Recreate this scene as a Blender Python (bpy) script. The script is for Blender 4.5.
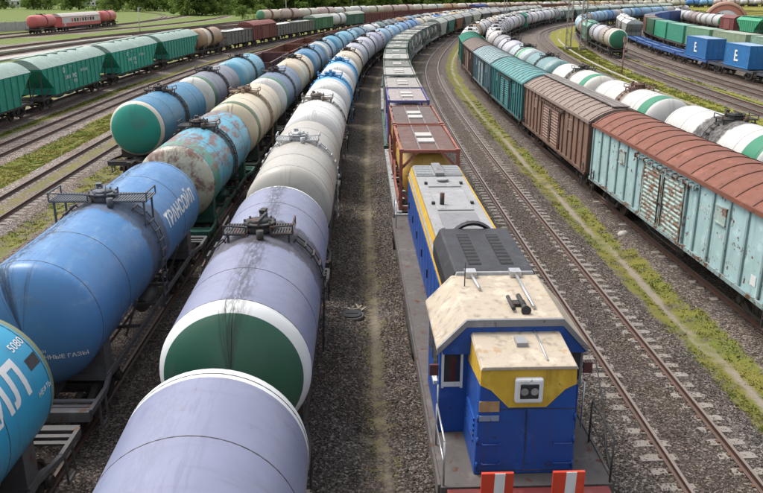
import bpy, math, random
import numpy as np
from mathutils import Vector, Matrix
random.seed(7); rng = np.random.default_rng(7)
R = math.radians
scene = bpy.context.scene
for o in list(bpy.data.objects): bpy.data.objects.remove(o)
COL = scene.collection

# ------------------------------------------------------------------ camera
FPX, HOR, CAMH = 770.0, -10.0, 9.9          # focal length in photo pixels, horizon row, metres above the rails
cam_d = bpy.data.cameras.new('camera'); cam = bpy.data.objects.new('camera', cam_d); COL.objects.link(cam)
cam_d.sensor_width = 36; cam_d.lens = 36 * FPX / 763; cam_d.clip_end = 4000; cam_d.clip_start = 0.1
PITCH = math.atan((246.5 - HOR) / FPX)
cam.location = (0, 0, CAMH); cam.rotation_euler = (R(90) - PITCH, 0, 0)
scene.camera = cam
# ------------------------------------------------------------------ sky, sun, exposure
w = bpy.data.worlds.new('World'); scene.world = w; w.use_nodes = True
nt = w.node_tree; bg = nt.nodes['Background']
sky = nt.nodes.new('ShaderNodeTexSky'); sky.sky_type = 'NISHITA'; sky.sun_disc = False
SUN_EL, SUN_AZ = R(60), R(300)
sky.sun_elevation = SUN_EL; sky.sun_rotation = SUN_AZ; sky.dust_density = 4.0; sky.air_density = 1.0; sky.ozone_density = 1.0
hs = nt.nodes.new('ShaderNodeHueSaturation'); hs.inputs['Saturation'].default_value = 0.38
nt.links.new(sky.outputs[0], hs.inputs['Color']); nt.links.new(hs.outputs[0], bg.inputs['Color'])
bg.inputs['Strength'].default_value = 0.15
sd = bpy.data.lights.new('sun', 'SUN'); sd.energy = 1.35; sd.angle = R(25); sd.color = (1, .965, .91)
sun = bpy.data.objects.new('sun', sd); COL.objects.link(sun)
sdir = Vector((math.sin(SUN_AZ) * math.cos(SUN_EL), math.cos(SUN_AZ) * math.cos(SUN_EL), math.sin(SUN_EL)))
sun.rotation_euler = sdir.to_track_quat('Z', 'Y').to_euler(); sun.location = (0, 0, 60)
scene.view_settings.view_transform = 'Standard'; scene.view_settings.look = 'None'
scene.view_settings.exposure = 0.82; scene.view_settings.gamma = 1
scene.render.engine = 'CYCLES'

# ------------------------------------------------------------------ node helpers
class NT:
    def __init__(s, name):
        s.m = bpy.data.materials.new(name); s.m.use_nodes = True; s.t = s.m.node_tree
        s.b = s.t.nodes['Principled BSDF']; s.l = s.t.links.new
    def n(s, kind): return s.t.nodes.new('ShaderNode' + kind)
    def put(s, sock, v):
        if isinstance(v, bpy.types.NodeSocket): s.l(v, sock)
        elif isinstance(v, (tuple, list)) and len(v) == 3 and sock.type == 'RGBA': sock.default_value = (*v, 1)
        else: sock.default_value = v
    def math(s, op, a, b=0.0, c=None, clamp=False):
        x = s.n('Math'); x.operation = op; x.use_clamp = clamp
        s.put(x.inputs[0], a); s.put(x.inputs[1], b)
        if c is not None: s.put(x.inputs[2], c)
        return x.outputs[0]
    def mix(s, f, a, b, mode='MIX'):
        x = s.n('Mix'); x.data_type = 'RGBA'; x.blend_type = mode; x.clamp_factor = True
        s.put(x.inputs[0], f); s.put(x.inputs[6], a); s.put(x.inputs[7], b); return x.outputs[2]
    def coord(s, kind='Object'): return s.n('TexCoord').outputs[kind]
    def pos(s): return s.n('NewGeometry').outputs['Position']
    def sep(s, v):
        x = s.n('SeparateXYZ'); s.l(v, x.inputs[0]); return x.outputs
    def comb(s, a, b, c):
        x = s.n('CombineXYZ')
        for i, v in enumerate((a, b, c)): s.put(x.inputs[i], v)
        return x.outputs[0]
    def vmul(s, v, k):
        x = s.n('VectorMath'); x.operation = 'MULTIPLY'; s.l(v, x.inputs[0]); x.inputs[1].default_value = k; return x.outputs[0]
    def vadd(s, v, u):
        x = s.n('VectorMath'); x.operation = 'ADD'; s.l(v, x.inputs[0]); s.put(x.inputs[1], u); return x.outputs[0]
    def noise(s, v, scale, detail=4, rough=.55, out=0):
        x = s.n('TexNoise'); s.l(v, x.inputs['Vector']); x.inputs['Scale'].default_value = scale
        x.inputs['Detail'].default_value = detail; x.inputs['Roughness'].default_value = rough; return x.outputs[out]
    def voro(s, v, scale, out='Distance', feat='F1'):
        x = s.n('TexVoronoi'); x.feature = feat; s.l(v, x.inputs['Vector']); x.inputs['Scale'].default_value = scale; return x.outputs[out]
    def step(s, v, lo, hi):
        x = s.n('MapRange'); x.interpolation_type = 'SMOOTHSTEP'
        s.put(x.inputs[0], v); s.put(x.inputs[1], lo); s.put(x.inputs[2], hi); return x.outputs[0]
    def rng(s, v, a, b, c, d):
        x = s.n('MapRange'); s.put(x.inputs[0], v)
        for i, k in enumerate((a, b, c, d)): x.inputs[i + 1].default_value = k
        return x.outputs[0]
    def ramp(s, v, stops):
        x = s.n('ValToRGB'); e = x.color_ramp.elements
        while len(e) < len(stops): e.new(.5)
        for i, (p, c) in enumerate(stops): e[i].position = p; e[i].color = (*c, 1)
        s.l(v, x.inputs[0]); return x.outputs[0]
    def attr(s, name, kind='OBJECT', out='Color'):
        x = s.n('Attribute'); x.attribute_type = kind; x.attribute_name = name; return x.outputs[out]
    def rand(s): return s.n('ObjectInfo').outputs['Random']
    def bump(s, h, strength=.3, dist=.02):
        x = s.n('Bump'); x.inputs['Strength'].default_value = strength; x.inputs['Distance'].default_value = dist
        s.l(h, x.inputs['Height']); s.l(x.outputs[0], s.b.inputs['Normal'])
    def out(s, col=None, rough=None, metal=None, spec=None):
        for k, v in (('Base Color', col), ('Roughness', rough), ('Metallic', metal), ('Specular IOR Level', spec)):
            if v is not None: s.put(s.b.inputs[k], v)
        return s.m

def leafy(s, col, k=.45, rough=.75):
    m = s.out(col, rough, None, .2); tr = s.n('BsdfTranslucent'); s.put(tr.inputs['Color'], col); mx = s.n('MixShader'); mx.inputs[0].default_value = k
    o = [n for n in s.t.nodes if n.type == 'OUTPUT_MATERIAL'][0]; s.l(s.b.outputs[0], mx.inputs[1]); s.l(tr.outputs[0], mx.inputs[2]); s.l(mx.outputs[0], o.inputs[0]); return m
MC = {}
def paint(rgb, rust=.15, rough=.5, rustcol=(.10, .042, .022), dirt=.35):
    """weathered paint: blotches, rain streaks, rust"""
    key = ('p', tuple(round(c, 3) for c in rgb), rust, rough, rustcol, dirt)
    if key in MC: return MC[key]
    s = NT('weathered_paint'); p = s.coord(); off = s.math('MULTIPLY', s.rand(), 57.0)
    p = s.vadd(p, s.comb(off, off, off)); x, y, z = s.sep(p)
    big = s.noise(p, .9, 5, .6)
    st = s.noise(s.comb(s.math('MULTIPLY', x, 4.0), s.math('MULTIPLY', y, 4.0), s.math('MULTIPLY', z, .35)), 1.3, 4, .6)
    c = s.mix(s.rng(big, .3, .75, 0, .5), rgb, tuple(min(1, v * .62 + .02) for v in rgb))
    c = s.mix(s.math('MULTIPLY', s.step(st, .5, .8), dirt), c, (.06, .052, .045))
    fine = s.noise(p, 3.2, 7, .68)
    pt = s.noise(s.vadd(p, (7.3, 1.1, 4.2)), 1.8, 6, .66)
    c = s.mix(s.math('MULTIPLY', s.step(pt, .54, .66), .38), c, tuple(min(.75, v*1.45 + .04) for v in rgb))
    c = s.mix(s.step(fine, .64 - rust * .32, .70 - rust * .30), c, rustcol) if rust > 0 else c
    s.bump(fine, .12, .01)
    MC[key] = s.out(c, s.rng(fine, .3, .7, rough - .08, min(1, rough + .2)), None, .4)
    return MC[key]
def plain(name, rgb, rough=.6, metal=0.0, var=.3, scale=6):
    key = ('s', name, rgb)
    if key in MC: return MC[key]
    s = NT(name); p = s.coord(); n = s.noise(p, scale, 5, .6)
    c = s.mix(s.rng(n, .3, .7, 0, 1), tuple(v * (1 - var) for v in rgb), tuple(min(1, v * (1 + var)) for v in rgb))
    s.bump(n, .15, .01)
    MC[key] = s.out(c, rough, metal); return MC[key]

def tank_material():
    s = NT('tank_paint'); p = s.coord(); x, y, z = s.sep(p)
    off = s.math('MULTIPLY', s.rand(), 91.0); q = s.vadd(p, s.comb(off, off, off)); qx, qy, qz = s.sep(q)
    ang = s.math('ARCTAN2', y, z); aang = s.math('ABSOLUTE', ang)
    rad = s.math('SQRT', s.math('ADD', s.math('MULTIPLY', y, y), s.math('MULTIPLY', z, z)))
    hl = s.attr('hl', out='Fac'); ax = s.math('ABSOLUTE', x)
    col = s.attr('col'); cap = s.attr('cap'); rim = s.attr('rim'); stripe = s.attr('stripe'); band = s.attr('band'); rustc = s.attr('rustc')
    big = s.noise(q, .7, 5, .6); fine = s.noise(q, 4.5, 6, .7)
    c = col
    # painted stripe
    sm = s.math('LESS_THAN', s.math('ABSOLUTE', s.math('SUBTRACT', x, s.attr('sx', out='Fac'))), s.attr('sw', out='Fac'))
    c = s.mix(sm, c, stripe)
    # head: rim ring and cap disc
    inhead = s.math('GREATER_THAN', ax, s.math('SUBTRACT', hl, s.attr('rw', out='Fac')))
    c = s.mix(inhead, c, rim)
    c = s.mix(s.math('LESS_THAN', rad, s.attr('cr', out='Fac')), c, cap)
    # peeling, denser near the top; on the long blue tank, painted sky sheen
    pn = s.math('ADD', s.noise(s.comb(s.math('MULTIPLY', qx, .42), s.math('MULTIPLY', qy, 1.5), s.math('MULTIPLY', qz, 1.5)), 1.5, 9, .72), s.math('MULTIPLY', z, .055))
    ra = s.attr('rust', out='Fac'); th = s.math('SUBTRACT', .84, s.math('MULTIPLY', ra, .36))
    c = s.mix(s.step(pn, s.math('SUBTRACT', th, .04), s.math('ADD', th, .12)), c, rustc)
    # fading and rain streaks round the barrel
    streak = s.noise(s.comb(s.math('MULTIPLY', qx, 3.5), s.math('MULTIPLY', ang, .45), off), 1.6, 5, .62)
    c = s.mix(s.rng(big, .3, .72, 0, .42), c, s.mix(1, c, (.66, .66, .66), 'MULTIPLY'))
    c = s.mix(s.math('MULTIPLY', s.step(streak, .52, .82), .45), c, (.10, .095, .09))
    # grease band at the hatch, ragged, running down the flanks
    w2 = s.noise(s.comb(s.math('MULTIPLY', qx, 1.0), s.math('MULTIPLY', ang, 2.4), off), 2.2, 5, .65)
    bw = s.math('ADD', s.attr('bw', out='Fac'), s.math('MULTIPLY', s.math('SUBTRACT', w2, .5), .7))
    bm = s.math('SUBTRACT', 1.0, s.step(ax, s.math('SUBTRACT', bw, .12), s.math('ADD', bw, .10)))
    bm = s.math('MULTIPLY', bm, s.rng(fine, .3, .6, .65, 1.0))
    c = s.mix(s.math('MULTIPLY', bm, s.attr('ba', out='Fac')), c, band)
    # drips at the crown over the head and along the top
    tn = s.noise(s.comb(s.math('MULTIPLY', qx, .5), s.math('MULTIPLY', ang, 9.0), off), 1.9, 7, .72)
    near_top = s.math('SUBTRACT', 1.0, s.step(aang, .03, .34))
    endz = s.step(ax, s.math('SUBTRACT', hl, 1.1), s.math('SUBTRACT', hl, .3))
    dm = s.math('MULTIPLY', s.math('MULTIPLY', near_top, s.step(tn, .49, .60)), s.math('ADD', .45, s.math('MULTIPLY', endz, .55)))
    c = s.mix(s.math('MULTIPLY', dm, s.attr('drip', out='Fac')), c, (.035, .033, .032))
    sn = s.noise(s.comb(s.math('MULTIPLY', qx, .55), off, off), 1.3, 5, .6)
    sd_ = s.math('ABSOLUTE', s.math('SUBTRACT', ang, s.math('ADD', s.attr('sa', out='Fac'), s.math('MULTIPLY', s.math('SUBTRACT', sn, .5), .5))))
    cr_ = s.noise(s.comb(s.math('MULTIPLY', qx, 2.2), s.math('MULTIPLY', ang, 13.0), off), 1.6, 7, .75)
    spm = s.math('MULTIPLY', s.math('SUBTRACT', 1.0, s.step(sd_, .03, .26)), s.step(cr_, .43, .52))
    c = s.mix(s.math('MULTIPLY', spm, s.attr('sp', out='Fac')), c, (.022, .021, .022))
    # road grime on the lower half
    lo = s.math('MULTIPLY', s.step(z, .2, -1.5), s.rng(fine, .3, .7, .3, 1.0))
    c = s.mix(s.math('MULTIPLY', lo, .6), c, (.07, .062, .055))
    c = s.mix(s.math('MULTIPLY', s.step(fine, .62, .72), .35), c, (.13, .09, .065))
    s.bump(s.math('ADD', big, s.math('MULTIPLY', fine, .12)), .14, .03)
    gm_ = s.math('MAXIMUM', s.math('MULTIPLY', bm, s.attr('ba', out='Fac')), s.math('MAXIMUM', s.math('MULTIPLY', spm, s.attr('sp', out='Fac')), s.math('MULTIPLY', dm, s.attr('drip', out='Fac'))))
    return s.out(c, s.math('MAXIMUM', s.rng(fine, .3, .7, .30, .55), s.math('MULTIPLY', gm_, .9)), None, s.math('SUBTRACT', .5, s.math('MULTIPLY', gm_, .38)))
M_TANK = tank_material()
M_DARK = paint((.035, .034, .034), .3, .6)
M_BOGIE = plain('sooty_cast_steel', (.035, .029, .025), .75, .0, .45)
M_WHEEL = plain('wheel_steel', (.07, .055, .045), .5, .4, .4)
M_RUST = plain('rusty_iron', (.11, .055, .035), .8, 0, .4)
M_SEAM = plain('weld_seam_dirt', (.05, .05, .055), .7)
M_WHITE = paint((.72, .72, .70), .08, .5)
M_GALV = plain('galvanised_grating', (.38, .39, .39), .5, .3, .25, 20)
M_GLASS = NT('dark_glass').out((.02, .024, .03), .08, 0, .6)

# ------------------------------------------------------------------ mesh builder
class MB:
    def __init__(s): s.v = []; s.f = []; s.m = []; s.s = []
    def face(s, idx, m=0, sm=False): s.f.append(idx); s.m.append(m); s.s.append(sm)
    def box(s, x0, x1, y0, y1, z0, z1, m=0):
        b = len(s.v)
        s.v += [(x0,y0,z0),(x1,y0,z0),(x1,y1,z0),(x0,y1,z0),(x0,y0,z1),(x1,y0,z1),(x1,y1,z1),(x0,y1,z1)]
        for q in ((0,3,2,1),(4,5,6,7),(0,1,5,4),(1,2,6,5),(2,3,7,6),(3,0,4,7)): s.face(tuple(b+i for i in q), m)
        return s
    def hexa(s, pts, m=0):
        b = len(s.v); s.v += list(pts)
        for q in ((0,3,2,1),(4,5,6,7),(0,1,5,4),(1,2,6,5),(2,3,7,6),(3,0,4,7)): s.face(tuple(b+i for i in q), m)
        return s
    def bar(s, a, b, w, h=None, m=0):
        a = Vector(a); b = Vector(b); h = h or w; d = (b - a).normalized()
        up = Vector((0, 0, 1)) if abs(d.z) < .95 else Vector((1, 0, 0))
        r = d.cross(up).normalized() * w / 2; u = r.cross(d).normalized() * h / 2
        return s.hexa([tuple(v) for v in (a-r-u, b-r-u, b+r-u, a+r-u, a-r+u, b-r+u, b+r+u, a+r+u)], m)
    def cyl(s, a, b, r, n=10, m=0, cap=True, r2=None, sm=True):
        a = Vector(a); b = Vector(b); d = (b - a).normalized(); r2 = r if r2 is None else r2
        up = Vector((0, 0, 1)) if abs(d.z) < .95 else Vector((1, 0, 0))
        e = d.cross(up).normalized(); u = e.cross(d); k = len(s.v)
        for c, rr in ((a, r), (b, r2)):
            for i in range(n):
                t = 2*math.pi*i/n; s.v.append(tuple(c + e*rr*math.cos(t) + u*rr*math.sin(t)))
        for i in range(n): j = (i+1) % n; s.face((k+i, k+j, k+n+j, k+n+i), m, sm)
        if cap: s.face(tuple(k+i for i in range(n))[::-1], m); s.face(tuple(k+n+i for i in range(n)), m)
        return s
    def lathe(s, prof, n, m=0, sm=True, closed=True):       # prof: (x, r) along +x
        k = len(s.v); idx = []
        for x, r in prof:
            if r < 1e-6: idx.append([len(s.v)]); s.v.append((x, 0, 0)); continue
            row = []
            for i in range(n):
                t = 2*math.pi*i/n; row.append(len(s.v)); s.v.append((x, r*math.sin(t), r*math.cos(t)))
            idx.append(row)
        for A, B in zip(idx[:-1], idx[1:]):
            for i in range(n):
                j = (i+1) % n
                if len(A) == 1: s.face((A[0], B[i], B[j])[::-1], m, sm)
                elif len(B) == 1: s.face((A[i], A[j], B[0]), m, sm)
                else: s.face((A[i], A[j], B[j], B[i]), m, sm)
        return s
    def prism(s, poly, x0, x1, m=0, sm=False):               # poly of (y, z), counter-clockwise seen from +x
        k = len(s.v); n = len(poly)
        for x in (x0, x1): s.v += [(x, y, z) for y, z in poly]
        for i in range(n): j = (i+1) % n; s.face((k+i, k+j, k+n+j, k+n+i), m, sm)
        s.face(tuple(k+i for i in range(n))[::-1], m); s.face(tuple(k+n+i for i in range(n)), m)
        return s
    def tube(s, pts, r, n=6, m=0):
        for a, b in zip(pts[:-1], pts[1:]): s.cyl(a, b, r, n, m)
        return s
    def grid(s, rows, m=0, sm=True):
        k = len(s.v); c = len(rows[0])
        for r in rows: s.v += list(r)
        for i in range(len(rows)-1):
            for j in range(c-1): s.face((k+i*c+j, k+i*c+j+1, k+(i+1)*c+j+1, k+(i+1)*c+j), m, sm)
        return s
    def mesh(s, name, *mats):
        me = bpy.data.meshes.new(name); me.from_pydata(s.v, [], s.f)
        me.polygons.foreach_set('material_index', s.m); me.polygons.foreach_set('use_smooth', s.s)
        for m in mats: me.materials.append(m)
        me.update(); return me
def npmesh(name, verts, faces, mat, smooth=False, k=3):
    me = bpy.data.meshes.new(name); nv, nf = len(verts), len(faces)
    me.vertices.add(nv); me.vertices.foreach_set('co', np.asarray(verts, np.float32).ravel())
    me.loops.add(nf*k); me.loops.foreach_set('vertex_index', np.asarray(faces, np.int32).ravel())
    me.polygons.add(nf); me.polygons.foreach_set('loop_start', np.arange(0, nf*k, k, dtype=np.int32))
    me.polygons.foreach_set('loop_total', np.full(nf, k, np.int32))
    me.polygons.foreach_set('use_smooth', np.full(nf, smooth, bool))
    me.update(calc_edges=True); me.materials.append(mat); return me
def link(name, data, parent=None, loc=(0, 0, 0), rot=(0, 0, 0), mat=None):
    o = bpy.data.objects.new(name, data); COL.objects.link(o); o.location = loc; o.rotation_euler = rot
    if parent is not None: o.parent = parent
    if mat is not None and data is not None:
        o.material_slots[0].link = 'OBJECT'; o.material_slots[0].material = mat
    return o
def thing(name, label, cat, loc=(0, 0, 0), rz=0, group=None, data=None):
    o = link(name, data, None, loc, (0, 0, rz)); o['label'] = label; o['category'] = cat
    if group: o['group'] = group
    return o
def struct(name, data=None, kind='structure'): o = link(name, data); o['kind'] = kind; return o

# ------------------------------------------------------------------ track alignments
def spline(pts, step=1.0):
    P = np.array(pts, float); P = np.vstack([2*P[0]-P[1], P, 2*P[-1]-P[-2]]); out = []
    for i in range(1, len(P)-2):
        p0, p1, p2, p3 = P[i-1:i+3]; t01, t12, t23 = [max(np.linalg.norm(a-b), 1e-3)**.5 for a, b in ((p1,p0),(p2,p1),(p3,p2))]
        m1 = (p2-p1) + t12*((p1-p0)/t01 - (p2-p0)/(t01+t12)); m2 = (p2-p1) + t12*((p3-p2)/t23 - (p3-p1)/(t12+t23))
        for t in np.linspace(0, 1, 24, endpoint=False):
            h = (2*t**3-3*t**2+1, t**3-2*t**2+t, -2*t**3+3*t**2, t**3-t**2); out.append(h[0]*p1 + h[1]*m1 + h[2]*p2 + h[3]*m2)
    out.append(P[-2]); out = np.array(out)
    s = np.r_[0, np.cumsum(np.linalg.norm(np.diff(out, axis=0), axis=1))]; u = np.arange(0, s[-1], step)
    C = np.c_[np.interp(u, s, out[:, 0]), np.interp(u, s, out[:, 1])]
    for _ in range(3):                                        # ease the kinks
        k = np.ones(13)/13; pad = np.vstack([np.repeat(C[:1], 6, 0), C, np.repeat(C[-1:], 6, 0)])
        E = np.c_[np.convolve(pad[:, 0], k, 'valid'), np.convolve(pad[:, 1], k, 'valid')]; E[:8] = C[:8]; E[-8:] = C[-8:]; C = E
    return C
class Track:
    def __init__(s, pts, pre=False):
        s.C = pts if pre else spline(pts)
        s.s = np.r_[0, np.cumsum(np.linalg.norm(np.diff(s.C, axis=0), axis=1))]
    def at(s, u): return np.array([np.interp(u, s.s, s.C[:, 0]), np.interp(u, s.s, s.C[:, 1])])
    def sY(s, Y): return float(np.interp(Y, s.C[:, 1], s.s))
    def X(s, Y): return np.interp(Y, s.C[:, 1], s.C[:, 0])
    def offset(s, d):                                         # d > 0: to the right
        T = np.gradient(s.C, axis=0); T /= np.linalg.norm(T, axis=1)[:, None]
        D = d(s.C[:, 1])[:, None] if callable(d) else d
        return Track(s.C + np.c_[T[:, 1], -T[:, 0]] * D, True)
    def head(s, u, span=8.0):
        a, b = s.at(u-span/2), s.at(u+span/2); return (a+b)/2, math.atan2(b[1]-a[1], b[0]-a[0])
T = {}
T['loco'] = Track([(3.3,-16),(2.95,2),(2.6,12),(1.95,30),(1.6,43),(1.4,60),(1.4,80),(1.95,96),(3.3,114),(6.2,136),(12,170),(21,208),(34,248),(56,300),(98,368),(180,440),(330,500)])
T['B'] = T['loco'].offset(lambda Y: np.interp(Y, [6, 15, 60, 110], [-5.22, -5.42, -5.0, -4.7]))
T['A'] = T['loco'].offset(lambda Y: np.interp(Y, [0, 14, 25, 60, 110], [-10.55, -10.35, -10.1, -9.3, -9.2]))
T['Z'] = T['loco'].offset(lambda Y: np.interp(Y, [0, 40, 50, 80], [-15.4, -15.1, -14.6, -13.9]))
T['L1'] = T['loco'].offset(-20.2); T['L2'] = T['loco'].offset(-26.6); T['H'] = T['loco'].offset(lambda Y: np.interp(Y, [0, 70, 105, 121, 153, 200], [-31.6, -31.6, -32.5, -33.0, -32.5, -32.0]))
T['E'] = Track([(8.0,-16),(7.55,2),(7.3,13.6),(6.78,28),(6.12,50),(5.87,73.7),(6.2,96),(7.5,115),(11.4,145),(18.6,191),(28.5,232),(46,288),(78,352),(140,425),(280,495)])
T['X'] = Track([(14.6,-16),(13.8,2),(12.95,18),(12.25,28),(11.85,38),(11.5,52),(11.25,65),(11.3,80),(11.9,104),(14.4,130),(17.9,151),(23.2,174),(28.4,194),(38.6,229),(57,280),(86,335),(140,400),(260,470)])
T['W'] = Track([(18.6,-16),(18,2),(17.0,25),(16.4,36),(15.7,48.5),(15.3,61),(15.2,74),(15.6,88),(16.3,104),(18.4,130),(22.3,152),(27.8,178),(34.5,200),(44,228),(62,272),(92,326),(145,390),(260,452)])
T['G'] = Track([(22.5,2),(21.4,40),(20.8,70),(21.4,100),(23.6,130),(27.8,164),(35.4,204),(47,240),(72,288),(104,334),(160,390),(270,440)])
T['K'] = Track([(27,2),(26,50),(26.2,85),(27.8,115),(31,146),(36.5,181),(44,210),(62,252),(92,305),(150,370),(250,420)])
T['N'] = Track([(33.6,2),(33,40),(33.2,67),(34.6,100),(36.4,122),(39.8,150),(45.5,182),(54,212),(72,250),(100,292),(150,345),(240,395)])
T['O'] = Track([(39,2),(38.4,40),(38.6,79),(40,110),(42.6,138),(47,166),(54,195),(70,232),(100,275),(150,325),(240,375)])
T['F'] = Track([(44.2,2),(42.9,60),(42.8,88),(43.9,110),(47.6,143),(55,180),(63,208),(80,240),(112,282),(160,325),(250,370)])
T['P'] = Track([(50,2),(49.6,60),(50,100),(51.4,125),(54.5,150),(61,182),(70,208),(88,240),(120,280),(170,322),(260,362)])
T['Q'] = Track([(83,100),(82.5,150),(82.6,177),(84,200),(88,225),(97,262),(113,300),(150,345),(220,390)])
T['Far'] = Track([(-75,150),(-52,208),(-36,246),(-14,293),(18,345),(62,398),(130,455),(250,520),(420,580)])
T['S1'] = Track([(-74,60),(-70,130),(-64,178),(-54,212),(-40,248),(-19,296),(14,350),(58,404)])
T['S2'] = Track([(-66,60),(-62,130),(-55.5,180),(-43,219),(-27,253),(0,305)])
T['S3'] = Track([(-86,60),(-85,140),(-82.5,190),(-80.2,225),(-79,262),(-80,310),(-84,400)])
T['S4'] = Track([(-85,170),(-72,215),(-64,262),(-62,310),(-68,360),(-84,420)])
T['S6'] = Track([(-96,150),(-86,215),(-80,262),(-84,310),(-100,360),(-130,410)])
T['S7'] = Track([(-60,180),(-50,235),(-42,275),(-34,310),(-32,350),(-40,410)])
T['S5'] = Track([(-70,155),(-56,222),(-48,268),(-43,310),(-44,360),(-56,420)])

# ------------------------------------------------------------------ ground
gm_y = np.r_[np.arange(-6, 48, .35), np.arange(48, 100, .7), np.arange(100, 200, 1.4), np.arange(200, 420, 3.5), np.arange(420, 900, 16), np.arange(900, 3001, 150)]
gm_x = np.r_[np.arange(-2000, -150, 120), np.arange(-150, -70, 5), np.arange(-70, -24, 1.2), np.arange(-24, 24, .35), np.arange(24, 62, .9), np.arange(62, 150, 4), np.arange(150, 2001, 110)]
GX, GY = np.meshgrid(gm_x, gm_y)
def ground_fields(X, Y):
    near = np.full(X.shape, 99.)
    for t in T.values():
        dx = X - t.X(Y); sl = np.interp(Y, t.C[:, 1], np.gradient(t.C[:, 0]) / np.maximum(np.gradient(t.C[:, 1]), .05))
        d = np.abs(dx) / np.sqrt(1+sl*sl); inr = (Y >= t.C[0, 1]-1) & (Y <= t.C[-1, 1]); near = np.where(inr, np.minimum(near, d), near)
    bump = lambda d, c, hw, soft: np.clip((hw + soft - np.abs(d - c)) / (2*soft), 0, 1)
    L = X - T['loco'].X(Y); E = X - T['E'].X(Y); W = X - T['W'].X(Y); N = X - T['N'].X(Y)
    grass = np.zeros_like(X); dirt = np.zeros_like(X)
    grass = np.maximum(grass, .54 * bump(L, -2.45, .48, .4)); dirt = np.maximum(dirt, .80*bump(L, -2.42, .22, .32))
    grass = np.maximum(grass, .74 * bump(E, 3.05, 1.3, .6)); dirt = np.maximum(dirt, bump(E, 2.75, .17, .15))
    Xo = X - T['X'].X(Y); grass = np.where((Y > 60) & (Xo < -1.8) & (E > 1.9), np.maximum(grass, np.clip((Y-60)/25, 0, .8)), grass)
    grass = np.where((Y > 85) & (L > 1.9) & (E < -1.7), .75, grass)
    grass = np.maximum(grass, np.where((L > -18.6) & (L < -16.3), .62, 0)); grass = np.maximum(grass, .95 * bump(L, -23.3, 1.75, .35)); grass = np.maximum(grass, .58 * bump(L, -20.2, .5, .2))
    grass = np.maximum(grass, .95 * bump(L, -29.2, .8, .3))
    K = X - T['K'].X(Y)
    grass = np.maximum(grass, np.where((K > 1.7) & (N < -1.7), 1.0, 0)); grass = np.maximum(grass, np.where((W > 2) & (X - T['G'].X(Y) < -2.2), .5, 0))
    dirt = np.maximum(dirt, .8 * bump(K, 3.4, .3, .15))
    O = X - T['O'].X(Y); F = X - T['F'].X(Y); P = X - T['P'].X(Y)
    grass = np.maximum(grass, .9*bump(O, -2.75, .8, .4)); grass = np.maximum(grass, .35*bump(F, -2.7, .8, .4)); grass = np.maximum(grass, np.where(P > 3, .62, 0))
    grass = np.where((L < -33.8), .85, grass)
    grass = np.where((near < 1.9) & (Y < 130) & (np.abs(L + 20.2) > 1.0), 0, grass); grass = np.where((L < -32) & (near < 2.3), .15, grass); grass = np.where((P > 3) & (near < 2.5), .1, grass)
    grass = np.where(Y > 330, np.maximum(grass, .9), grass)
    ball = np.clip((2.6 - near) / 1.0, 0, 1)
    Z = -.36 + .172*ball*ball*(3-2*ball)
    oil = np.clip((1.5 - near) / .6, 0, 1)
    return grass, dirt, oil, Z, near
gr, di, oi, gz, gnear = ground_fields(GX, GY)
gz = gz + (rng.random(gz.shape)-.5) * np.where(gnear > 2.4, .05, .022)
ny, nx = GX.shape
idx = np.arange(ny*nx).reshape(ny, nx)
faces = np.stack([idx[:-1, :-1], idx[:-1, 1:], idx[1:, 1:], idx[1:, :-1]], -1).reshape(-1, 4)
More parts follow.
